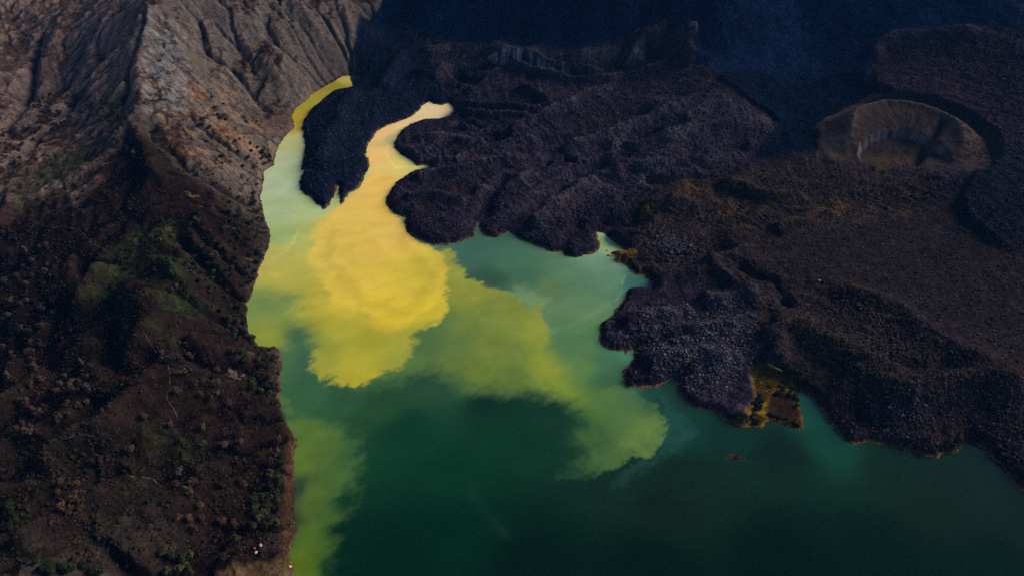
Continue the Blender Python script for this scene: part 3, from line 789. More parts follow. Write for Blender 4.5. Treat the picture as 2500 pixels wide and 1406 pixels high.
PARTS = {0: ('caldera_wall', MAT_SLOPE, True, 'steep brown and rust caldera wall with dry gullies above the left shore'),
         1: ('lava_tongue', MAT_LAVA, False, 'black lava tongue reaching into the lake between two inlets'),
         2: ('lava_field', MAT_LAVA, False, 'dark violet grey lava flow with levees and rounded lobes at the lake'),
         3: ('volcano_flank', MAT_LAVA, False, 'black flank of young lava with haze blue painted in across the top'),
         4: ('cinder_cone', MAT_ASH, True, 'smooth brown cinder cone with a breached crater at the upper right'),
         5: ('old_lava_plain', MAT_LAVA, False, 'brownish old lava plain with scrub on the right shore'),
         6: ('islet', MAT_SLOPE, True, 'tiny low islet alone in the dark green water')}
for k, (nm_, mat, sm, lab) in PARTS.items():
    q = quads[cent_ok & (qreg == k)]
    if not len(q):
        continue
    uq, inv = np.unique(q, return_inverse=True)
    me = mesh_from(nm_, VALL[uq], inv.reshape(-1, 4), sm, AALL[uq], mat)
    link(nm_, me, kind='structure', label=lab)

# ------------------------------------------------------------------ the lake: sediment plumes, plus sky reflection painted into the water colour
wys = [20.0]
while wys[-1] < 1420:
    wys.append(wys[-1] + (max(1.1, 0.0019 * wys[-1] + 0.5) if wys[-1] > 190 else 8.0))
wys = np.array([-380., -200., -100., -20.] + wys)
wss = np.r_[-1.3, -1.15, np.linspace(-1, 1, 900), 1.15, 1.3, 1.5, 1.8]
WY, WS = np.meshgrid(wys, wss, indexing='ij')
WX = WS * hwid(np.maximum(WY, 20))
wsub = (slice(None, None, 1), slice(None, None, 1))
wl_in = fan_sample(Z, WX, WY)
keepw = (wl_in < 1.2) | (WY < 20)
kx, ky = WX[keepw], WY[keepw]
# project the colour samples onto the water plane
def samp(lst):
    a = np.array([(s[0], s[1]) for s in lst], float)
    x, y = px(a[:, 0], a[:, 1])
    c = np.array([lin(s[2]) for s in lst])
    return x, y, c


def field(lst, X, Y, pw=2.0, eps=25.0):
    x, y, c = samp(lst)
    num = np.zeros((len(X), 3)); den = np.zeros(len(X))
    for i in range(len(x)):
        w = 1.0 / ((X - x[i]) ** 2 + (Y - y[i]) ** 2 + eps * eps) ** pw
        num += w[:, None] * np.log(c[i] + 1e-3); den += w
    return np.exp(num / den[:, None]) - 1e-3


w1 = fbm(kx, ky, 60, 5, 110, gain=.55); w2 = fbm(kx, ky, 60, 5, 111, gain=.55)
f1 = fbm(kx, ky, 16, 5, 112, gain=.78); f2 = fbm(kx, ky, 16, 5, 113, gain=.78)


st2 = fbm((kx * .8 + ky * .6) * .22, (ky * .8 - kx * .6), 7, 4, 116, gain=.6)


def layer(pts, soft, warp, fine, inner=None):
    P = [tuple(map(float, px(u, v))) for u, v in pts]
    d = sdf_poly(kx + 1.5 * warp * w1 + 2.4 * fine * f1, ky + 1.5 * warp * w2 + 2.4 * fine * f2, P)
    return d + 7 * st2


BASE = [(1150, 620, (62, 96, 84)), (1250, 640, (66, 104, 84)), (1200, 680, (52, 84, 66)), (1290, 690, (62, 98, 76)), (1400, 680, (86, 120, 92)), (1500, 680, (92, 128, 104)), (1420, 750, (92, 124, 88)), (1330, 700, (88, 116, 74)),
 (1300, 740, (96, 124, 88)), (1450, 820, (84, 122, 80)), (1420, 900, (88, 120, 72)), (1500, 880, (66, 106, 78)), (1480, 940, (60, 98, 66)), (1560, 690, (60, 104, 96)), (1480, 640, (104, 134, 116)), (1500, 605, (150, 178, 130)), (1516, 612, (170, 190, 130)), (1530, 870, (70, 122, 100)),
 (1640, 960, (28, 66, 60)), (1660, 1050, (24, 62, 56)), (1800, 1060, (20, 56, 50)), (1990, 1020, (26, 80, 68)), (2020, 1080, (24, 72, 60)), (1900, 1100, (18, 44, 36)), (2200, 1150, (20, 46, 36)), (2400, 1200, (20, 44, 34)), (2300, 1250, (22, 40, 28)),
 (1700, 1180, (22, 46, 34)), (1620, 1250, (20, 42, 30)), (2480, 1260, (16, 38, 32)), (2200, 1380, (3, 32, 20)), (1900, 1380, (3, 30, 19)), (1600, 1390, (3, 32, 22)), (1300, 1390, (4, 34, 25)), (2450, 1390, (3, 32, 20)), (1500, 1180, (22, 50, 40)),
 (1100, 1300, (4, 48, 34)), (1000, 1380, (4, 42, 30)), (1100, 1150, (14, 60, 42)), (1250, 1050, (16, 60, 42)), (1000, 1050, (18, 64, 46)), (920, 1000, (40, 76, 48)), (860, 960, (46, 84, 58)), (760, 960, (52, 92, 60)), (700, 880, (70, 104, 64)), (740, 880, (56, 92, 72)), (720, 820, (58, 96, 72)),
 (1200, 980, (20, 54, 44)), (1350, 1000, (24, 60, 48)), (1050, 950, (42, 78, 56)), (1150, 930, (60, 92, 56)),
 (640, 790, (128, 140, 66)), (660, 830, (134, 142, 58)), (620, 770, (120, 140, 76)), (660, 740, (112, 134, 76)), (700, 760, (120, 138, 72)), (740, 780, (126, 140, 66)),
 (840, 420, (168, 180, 124)), (700, 400, (172, 182, 146)), (690, 450, (168, 182, 150)), (680, 520, (162, 178, 136)), (740, 520, (170, 182, 132)), (690, 580, (150, 168, 104)), (660, 640, (184, 170, 86)), (700, 680, (190, 172, 78)), (690, 620, (182, 172, 92)), (820, 480, (172, 176, 112)),  # pale left arm: the sky's reflection is painted into these colours
 (725, 350, (176, 178, 120)), (722, 300, (176, 150, 40)), (760, 245, (160, 148, 44)), (810, 210, (150, 138, 40)), (850, 196, (196, 176, 90))]
wc = field(BASE, kx, ky, 2.0, 10)


def over(k, c):
    global wc
    wc = wc * (1 - k[:, None]) + c * k[:, None]


# olive plume east of the disc, with its long tail to the south east
d = layer([(980, 560), (1062, 604), (1108, 600), (1110, 636), (1140, 660), (1172, 684), (1215, 705), (1260, 715), (1298, 742), (1326, 740), (1332, 800), (1338, 850), (1360, 880), (1395, 930), (1440, 985), (1500, 1030),
           (1420, 1010), (1385, 985), (1330, 962), (1250, 945), (1190, 935), (1120, 915), (1050, 905), (1000, 920), (900, 940), (800, 850)], 3, 10, 4.5)
OLV = [(1070, 800, (80, 108, 64)), (1050, 835, (74, 104, 62)), (1010, 900, (66, 100, 60)), (1100, 830, (92, 116, 60)), (1150, 720, (140, 142, 54)), (1150, 660, (148, 148, 58)), (1120, 800, (110, 124, 56)), (1250, 780, (122, 132, 52)), (1310, 800, (138, 144, 54)), (1200, 850, (112, 124, 50)), (1320, 900, (138, 146, 48)), (1380, 960, (122, 140, 48)), (1260, 920, (88, 110, 52)),
       (1180, 900, (104, 122, 48)), (1080, 880, (98, 116, 54)), (1040, 850, (78, 104, 60)), (1440, 1020, (92, 122, 52)), (1000, 900, (100, 120, 54)), (1230, 860, (112, 126, 58)), (1180, 760, (118, 130, 56))]
sw = 4 + 17 * smooth(590, 500, ky)
over(smooth(-1, 1, d / sw) * .97, field(OLV, kx, ky, 2, 14) * (1 + .16 * f1[:, None]))
# south east lobe
d = layer([(1395, 930), (1470, 955), (1545, 945), (1590, 960), (1618, 1000), (1630, 1035), (1622, 1075), (1590, 1105), (1530, 1125), (1450, 1148), (1360, 1160), (1330, 1120), (1300, 1060), (1290, 1000), (1330, 965)], 3, 8, 4)
dw = layer([(1480, 920), (1620, 960), (1660, 1040), (1640, 1120), (1480, 1170), (1345, 1165), (1400, 1100), (1420, 1000)], 3, 25, 12)
LOB = [(1600, 1050, (98, 124, 60)), (1560, 1100, (92, 116, 56)), (1500, 1000, (78, 108, 60)), (1450, 1130, (70, 100, 56)), (1400, 1150, (52, 88, 56)), (1440, 1060, (60, 92, 50)), (1400, 1020, (62, 96, 46)), (1340, 1040, (24, 60, 46)), (1350, 1110, (24, 62, 48)), (1540, 970, (74, 108, 70)), (1450, 980, (82, 116, 56))]
over(smooth(-2, 4, d) * smooth(-30, 40, dw), field(LOB, kx, ky, 2, 12) * (1 + .15 * f1[:, None]))
d = layer([(1620, 960), (1665, 1000), (1668, 1050), (1640, 1100), (1580, 1140), (1500, 1170), (1560, 1120), (1625, 1070), (1635, 1020)], 3, 10, 6)
over(smooth(-10, 8, d) * .45, lin((46, 88, 84))[None])
# pale green streak near the teal fan
d = layer([(1275, 700), (1320, 725), (1340, 738), (1300, 745), (1262, 715)], 3, 8, 5)
over(smooth(-10, 6, d) * .5, lin((120, 146, 104))[None])
# green band down the left shore
d = layer([(690, 1040), (740, 1010), (800, 1030), (850, 1080), (870, 1150), (862, 1190), (845, 1230), (850, 1262), (825, 1300), (820, 1340), (800, 1406), (790, 1500), (690, 1500), (700, 1200)], 3, 12, 5)
LFT = [(760, 1060, (84, 110, 48)), (800, 1100, (78, 104, 46)), (740, 1120, (88, 112, 42)), (820, 1180, (70, 100, 46)), (760, 1200, (80, 104, 38)), (740, 1250, (84, 102, 34)), (800, 1260, (64, 94, 40)), (760, 1300, (74, 102, 34)), (745, 1390, (88, 104, 22)), (790, 1380, (58, 90, 34)), (722, 1260, (50, 62, 46)), (724, 1200, (52, 66, 50)), (840, 1120, (60, 92, 50))]
over(smooth(-11, 12, d), field(LFT, kx, ky, 2, 8) * (1 + .2 * f1[:, None]))
d = layer([(690, 965), (715, 985), (722, 1005), (700, 1015), (688, 1000)], 3, 4, 3)
over(smooth(-4, 4, d) * .6, lin((90, 112, 52))[None])
d = layer([(620, 790), (660, 785), (690, 795), (698, 820), (692, 850), (680, 848), (630, 835), (608, 800)], 3, 3, 2)
over(smooth(-14, 12, d) * .6, lin((142, 146, 56))[None] * (1 + .1 * f1[:, None]))
d = layer([(640, 690), (700, 640), (760, 700), (800, 760), (760, 770), (715, 720), (660, 715)], 3, 10, 6)
over(smooth(-12, 12, d) * .5, lin((160, 156, 66))[None])
# yellow disc
d = layer([(860, 505), (955, 500), (992, 534), (1000, 572), (1040, 592), (1070, 605), (1094, 650), (1096, 700), (1088, 745), (1060, 785), (1010, 815), (1030, 830), (1012, 850), (1020, 872), (985, 905), (950, 912), (920, 925), (905, 940), (880, 946), (845, 940), (800, 918),
           (765, 888), (755, 850), (748, 820), (738, 790), (720, 740), (715, 690), (690, 660), (715, 600), (745, 545), (790, 520)], 3, 9, 4.5)
YEL = [(900, 560, (226, 184, 84)), (1050, 640, (196, 174, 66)), (850, 640, (216, 184, 76)), (1060, 720, (204, 178, 52)), (780, 640, (196, 174, 76)), (760, 700, (176, 164, 62)), (850, 750, (196, 174, 58)), (950, 780, (206, 176, 50)), (820, 800, (170, 160, 54)), (900, 830, (160, 152, 46)),
       (980, 840, (158, 154, 54)), (860, 880, (176, 164, 52)), (880, 930, (172, 158, 44)), (800, 880, (152, 150, 56)), (1000, 870, (146, 148, 58)), (770, 830, (138, 142, 58)), (740, 600, (178, 178, 96)), (730, 660, (176, 166, 76))]
sl = 4.5 + 14 * smooth(-165, -215, kx) * smooth(520, 560, ky)
over(smooth(-.9, 1.1, d / sl), field(YEL, kx, ky, 2, 10) * (1 + .07 * f1[:, None]))
# golden core with ripple fronts, and the inlet it flows from
d = layer([(900, 500), (960, 500), (992, 548), (1060, 615), (1094, 670), (1090, 735), (1050, 770), (1000, 800), (950, 790), (900, 770), (860, 762), (820, 750), (790, 720), (760, 690), (745, 640), (755, 590), (790, 545), (840, 520)], 3, 6, 3)
GLD = [(960, 560, (224, 182, 84)), (900, 600, (222, 182, 80)), (850, 620, (212, 180, 76)), (900, 680, (216, 182, 70)), (950, 720, (214, 182, 60)), (1020, 700, (202, 176, 58)), (1050, 680, (196, 174, 58)), (980, 770, (208, 180, 50)), (850, 700, (206, 176, 64)), (1060, 740, (206, 180, 50)), (800, 640, (204, 178, 76))]
ringp = np.sin(d / 5.5 + 3.5 * w1 + 1.2 * f1) * .5 + .5
over(smooth(-3, 12, d) * .95, field(GLD, kx, ky, 2, 14) * (1 + .17 * (ringp[:, None] - .5) * smooth(90, 5, d)[:, None] + .05 * f1[:, None]))
d = layer([(1115, 240), (1120, 270), (1070, 290), (1010, 300), (975, 318), (962, 350), (985, 388), (1025, 405), (1000, 425), (950, 470), (950, 500), (965, 525), (1000, 560), (960, 600), (880, 560), (800, 560), (760, 580), (800, 525), (860, 478), (900, 430), (890, 380), (900, 340), (940, 300), (1020, 265), (1040, 240)], 3, 3, 2)
INL = [(1090, 266, (254, 206, 158)), (1050, 268, (255, 206, 158)), (1000, 296, (252, 198, 144)), (940, 330, (246, 188, 124)), (930, 380, (242, 182, 112)), (960, 400, (226, 194, 110)), (930, 450, (232, 184, 92)), (900, 500, (228, 184, 86)), (950, 340, (206, 186, 118)), (985, 385, (214, 198, 116)), (860, 530, (220, 184, 84)), (1000, 410, (216, 196, 112))]  # peach tones carry the warm sky's reflection as well as silt
over(smooth(-9, 8, d), field(INL, kx, ky, 2, 8) * (1 + .04 * f1[:, None]))
d = layer([(942, 332), (966, 326), (960, 350), (952, 352), (940, 345)], 3, 2, 1)
over(smooth(-5, 4, d) * .55, lin((158, 162, 118))[None])
d = layer([(1560, 680), (1600, 690), (1590, 705), (1545, 697), (1524, 705), (1520, 700), (1524, 684), (1535, 672)], 2, 2, 2)
over(smooth(-3, 3, d) * .8, lin((56, 100, 92))[None])
# foam and silt lines
for pts, w, c, kk in (([(668, 632), (690, 618), (700, 612), (706, 602), (718, 592), (724, 575), (731, 560)], 1.7, (200, 196, 140), .55), ([(670, 508), (690, 516), (710, 522), (728, 532), (730, 538)], 1.6, (190, 196, 150), .5), ([(672, 522), (690, 526), (712, 524)], 1.3, (190, 196, 150), .4),
                      ([(966, 332), (960, 350), (946, 358), (942, 368), (948, 388), (960, 402), (978, 416)], 1.1, (246, 226, 160), .6), ([(1036, 264), (1050, 262), (1062, 264)], 1.3, (250, 232, 180), .6), ([(1526, 672), (1519, 690), (1521, 708), (1512, 722), (1498, 734)], 1.2, (140, 170, 140), .3),
                      ([(1345, 808), (1400, 790), (1450, 768), (1480, 740)], 6, (116, 146, 108), .3), ([(1150, 1200), (1180, 1240), (1230, 1300)], 5, (30, 66, 62), .4), ([(1560, 640), (1540, 665)], 3, (90, 130, 110), .3)):
    P = [tuple(map(float, px(u, v))) for u, v in pts]
    d, s, t = poly_dist(kx + 3 * f1, ky + 3 * f2, P)
    over(np.exp(-(d / w) ** 2) * kk * (0.65 + .5 * np.clip(f2, -1, 1)), lin(c)[None])
# finer drifting streaks
st_ = fbm(kx * .35 + ky * .2, ky * 1.0 - kx * .3, 16, 4, 115)
wc = wc * (1 + (.10 * st_ + .10 * f2)[:, None])
dp = smooth(.12, .02, wc.max(1))[:, None]
wc = wc * (1 - dp * (1 - C3(.55, .62, .50)[None]))
wc = np.clip(wc * C3(1.12, 1.14, .92)[None], .0003, .95)
full = np.zeros(WX.shape + (3,), np.float32)
full[keepw] = wc
wid_ = np.arange(WX.size).reshape(WX.shape)
wq = np.stack([wid_[:-1, :-1], wid_[:-1, 1:], wid_[1:, 1:], wid_[1:, :-1]], -1).reshape(-1, 4)
kq = keepw.ravel()[wq].all(1)
wq = wq[kq]
uq, inv = np.unique(wq, return_inverse=True)
wm, nt, b, lk = nodes('lake_water')
at_ = nt.nodes.new('ShaderNodeAttribute'); at_.attribute_name = 'albedo'
lk.new(at_.outputs['Color'], b.inputs['Base Color'])
b.inputs['Roughness'].default_value = 0.03
b.inputs['IOR'].default_value = 1.333
b.inputs['Specular IOR Level'].default_value = .36
geo = nt.nodes.new('ShaderNodeNewGeometry')
nz = nt.nodes.new('ShaderNodeTexNoise'); nz.inputs['Scale'].default_value = .45; nz.inputs['Detail'].default_value = 3
lk.new(geo.outputs['Position'], nz.inputs['Vector'])
bp = nt.nodes.new('ShaderNodeBump'); bp.inputs['Strength'].default_value = .10; bp.inputs['Distance'].default_value = .3
lk.new(nz.outputs[0], bp.inputs['Height']); lk.new(bp.outputs[0], b.inputs['Normal'])
V = np.stack([WX.ravel(), WY.ravel(), np.zeros(WX.size)], -1)[uq]
me = mesh_from('lake_water', V, inv.reshape(-1, 4), True, full.reshape(-1, 3)[uq], wm)
link('lake_water', me, kind='structure', label='crater lake with golden sediment plume fading to dark green water')

# ------------------------------------------------------------------ plants
def rand_mat(name, col, var=.35, trans=0.0, island=False):
    m, nt, b, lk = nodes(name)
    if island:
        oi = nt.nodes.new('ShaderNodeNewGeometry'); out = oi.outputs['Random Per Island']
    else:
        oi = nt.nodes.new('ShaderNodeObjectInfo'); out = oi.outputs['Random']
    hs = nt.nodes.new('ShaderNodeHueSaturation')
    hs.inputs['Color'].default_value = (*col, 1)
    mr = nt.nodes.new('ShaderNodeMapRange'); mr.inputs[3].default_value = 1 - var; mr.inputs[4].default_value = 1 + var
    mh = nt.nodes.new('ShaderNodeMapRange'); mh.inputs[3].default_value = .475; mh.inputs[4].default_value = .525
    lk.new(out, mr.inputs[0]); lk.new(out, mh.inputs[0])
    lk.new(mr.outputs[0], hs.inputs['Value']); lk.new(mh.outputs[0], hs.inputs['Hue'])
    lk.new(hs.outputs[0], b.inputs['Base Color'])
    b.inputs['Roughness'].default_value = .9
    b.inputs['Specular IOR Level'].default_value = .05
    return m


LEAF = {'rust': rand_mat('leaf_rust', (.058, .030, .018)), 'grey': rand_mat('leaf_grey_brown', (.050, .038, .030)), 'green': rand_mat('leaf_green', (.030, .037, .014)),
        'olive': rand_mat('leaf_olive', (.042, .040, .013)), 'dark': rand_mat('leaf_dark', (.017, .022, .010)), 'amber': rand_mat('leaf_amber', (.060, .036, .008))}
BARK = rand_mat('bark', (.055, .042, .034), .25)
prng = np.random.default_rng(21)


def trunk_mesh(h, r, seed):
    g = np.random.default_rng(seed)
    V = []; Fc = []

    def tube(p0, p1, r0, r1, n=5):
        p0 = np.array(p0, float); p1 = np.array(p1, float)
        ax = p1 - p0; ax /= np.linalg.norm(ax)
        a = np.cross(ax, (0.3, 1, .2)); a /= np.linalg.norm(a); bb = np.cross(ax, a)
        o = len(V)
        for p, rr_ in ((p0, r0), (p1, r1)):
            for k in range(n):
                t = 2 * math.pi * k / n
                V.append(p + rr_ * (math.cos(t) * a + math.sin(t) * bb))
        for k in range(n):
            Fc.append((o + k, o + (k + 1) % n, o + n + (k + 1) % n, o + n + k))
    lean = g.normal(0, .06, 2) * h
    mid = (lean[0] * .5, lean[1] * .5, h * .45); top = (lean[0], lean[1], h * .85)
    tube((0, 0, -.6), mid, r, r * .7); tube(mid, top, r * .7, r * .2)
    for k in range(4):
        t = k * 1.57 + g.uniform(0, 1)
        f = g.uniform(.0, .6)
        s0 = np.array(mid) + f * (np.array(top) - np.array(mid))
        tube(s0, s0 + np.array((math.cos(t) * h * .26, math.sin(t) * h * .26, h * .2)), r * .42, r * .1, 4)
    return mesh_from('trunk', V, Fc, True, None, BARK)


def crown_mesh(rad, h, n, leaf, seed, mat, squat=False):
    g = np.random.default_rng(seed)
    nl = 6 if not squat else 5
    lob = []
    for k in range(nl):
        t = g.uniform(0, 6.28); q = rad * g.uniform(.1, .62)
        lob.append((q * math.cos(t), q * math.sin(t), h * g.uniform(.42, .82) if not squat else h * g.uniform(.25, .6), rad * g.uniform(.38, .62)))
    V = []; Fc = []
    for k in range(n):
        l = lob[g.integers(nl)]
        d = g.normal(size=3); d /= np.linalg.norm(d)
        p = np.array(l[:3]) + d * l[3] * g.uniform(.55, 1.05) * np.array((1, 1, .85))
        nrm = d + g.normal(0, .55, 3) + np.array((0, 0, .35)); nrm /= np.linalg.norm(nrm)
        a = np.cross(nrm, g.normal(size=3)); a /= np.linalg.norm(a); bb = np.cross(nrm, a)
        s = leaf * g.uniform(.6, 1.3)
        o = len(V)
        V += [p + a * s, p + bb * s * .8, p - a * s * .9, p - bb * s * .75]
        Fc.append((o, o + 1, o + 2, o + 3))
    me = mesh_from('crown', V, Fc, False, None, mat)
    return me


TRUNKS = [trunk_mesh(9, .28, 100 + k) for k in range(3)]
STEMS = [trunk_mesh(2.2, .12, 120 + k) for k in range(2)]
CROWNS = {}
for c in LEAF:
    CROWNS[c, 'tree'] = [crown_mesh(4.0, 9.5, 210 if c in ('rust', 'grey') else 280, .75, 200 + k, LEAF[c]) for k in range(4)]
    CROWNS[c, 'shrub'] = [crown_mesh(2.3, 3.4, 150, .55, 300 + k, LEAF[c], True) for k in range(3)]

WORD = {'rust': 'rust brown dry', 'grey': 'grey brown dry', 'green': 'green', 'olive': 'olive green', 'dark': 'dark green', 'amber': 'amber yellow'}
NAME = {'rust': 'dry_tree', 'grey': 'dry_tree', 'green': 'green_tree', 'olive': 'green_tree', 'dark': 'green_tree', 'amber': 'green_tree'}
ORD = ['first', 'second', 'third', 'fourth', 'fifth', 'sixth', 'seventh', 'eighth', 'ninth', 'tenth', 'eleventh', 'twelfth', 'thirteenth', 'fourteenth', 'fifteenth', 'sixteenth', 'seventeenth', 'eighteenth', 'nineteenth', 'twentieth']


def plant(x, y, z, colr, form, scale, label, group):
    e = bpy.data.objects.new(NAME[colr] if form == 'tree' else 'shrub', None)
    COL.objects.link(e)
    e.empty_display_size = .5
    e.location = (x, y, z - .15)
    e.rotation_euler = (0, 0, prng.uniform(0, 6.28))
    e.scale = (scale * prng.uniform(.9, 1.1), scale * prng.uniform(.9, 1.1), scale * prng.uniform(.85, 1.15))
    e['label'] = label; e['category'] = 'tree' if form == 'tree' else 'shrub'
    if group:
        e['group'] = group
    link('trunk' if form == 'tree' else 'stem', random.choice(TRUNKS if form == 'tree' else STEMS), e)
    link('crown', random.choice(CROWNS[colr, form]), e)
    return e


def inside_px(poly, n):
    a = np.array(poly, float); out = []
    while len(out) < n:
        q = prng.uniform(a.min(0), a.max(0), (n * 3, 2))
        k = sdf_poly(q[:, 0], q[:, 1], [tuple(p) for p in a]) > 0
        out += q[k].tolist()
    return out[:n]


def stand(spots, form, colours, size, where, group):
    """spots in photo pixels, stood on the ground; where = phrase that places them"""
    a = np.array(spots, float)
    x, y, z = at(a[:, 0], a[:, 1])
    ok = z > .35
    cols = [colours[prng.integers(len(colours))] for _ in range(len(a))]
    for c in dict.fromkeys(colours):
        ids = [i for i in range(len(a)) if cols[i] == c and ok[i]]
        ids.sort(key=lambda i: a[i, 0])
        for k, i in enumerate(ids):
            w = form
            if len(ids) == 1:
                lab = f'{WORD[c]} {w} {where}'; gr = group
            elif len(ids) <= 20:
                lab = f'{ORD[k]} {WORD[c]} {w} from the left {where}'; gr = group
            else:
                vm_ = np.median([a[q, 1] for q in ids]); half = a[i, 1] <= vm_
                kk_ = [q for q in ids if (a[q, 1] <= vm_) == half].index(i)
                lab = f"{ORD[min(kk_, 19)]} {'upper' if half else 'lower'} {WORD[c].replace(' dry', '')} {w} from the left {where}"; gr = f'{WORD[c]} {w}s {where}'
            plant(x[i], y[i], z[i], c, form, prng.uniform(*size), lab, gr)


Z3 = lambda lst: [(a / 2.778, 900 + b / 2.778) for a, b in lst]
GL = 'trees on the lower left slope'
stand(Z3([(1565, 255), (1550, 465), (1635, 445), (1645, 515), (1540, 545)]), 'tree', ['rust'], (1.0, 1.25), 'on bare ground above the beach bend', GL)
stand(Z3([(1345, 705), (1205, 800), (1330, 780), (1370, 775), (1300, 800), (1290, 850)]), 'tree', ['rust'], (.95, 1.2), 'in the clump right of the trail end', GL)
stand(Z3([(1230, 720)]), 'tree', ['grey'], (1.2, 1.3), 'behind the rust clump right of the trail end', GL)
stand(Z3([(1365, 945), (1220, 1015), (1290, 1040), (1370, 1030), (1330, 1105)]), 'tree', ['rust'], (.85, 1.1), 'in the small grove below the trail end', GL)
stand(Z3([(1525, 1050), (1600, 1090), (1670, 810)]), 'tree', ['rust'], (.95, 1.15), 'just left of the dark shore grove', GL)
stand(Z3([(1850, 660), (1880, 590), (1895, 510)]), 'tree', ['grey'], (.9, 1.1), 'along the top of the beach', GL)
stand(Z3([(870, 575), (640, 650), (1160, 400), (900, 560), (700, 640)]), 'tree', ['rust'], (.7, .95), 'strung along the lower trail', GL)
stand(Z3([(990, 350), (1390, 420), (1245, 505), (1380, 530)]), 'tree', ['olive'], (.95, 1.15), 'standing alone on the dark lower slope', GL)
stand(Z3([(1620, 1170), (1530, 1290), (1640, 1250), (1580, 1180)]), 'tree', ['olive'], (.9, 1.1), 'beside the tents', GL)
stand([(643, 841)], 'tree', ['dark'], (1.15, 1.16), 'leaning over the water at the left shore corner', GL)
stand([(666, 846), (683, 856), (676, 850)], 'tree', ['dark'], (.7, .9), 'on the edge of the shore corner', GL)

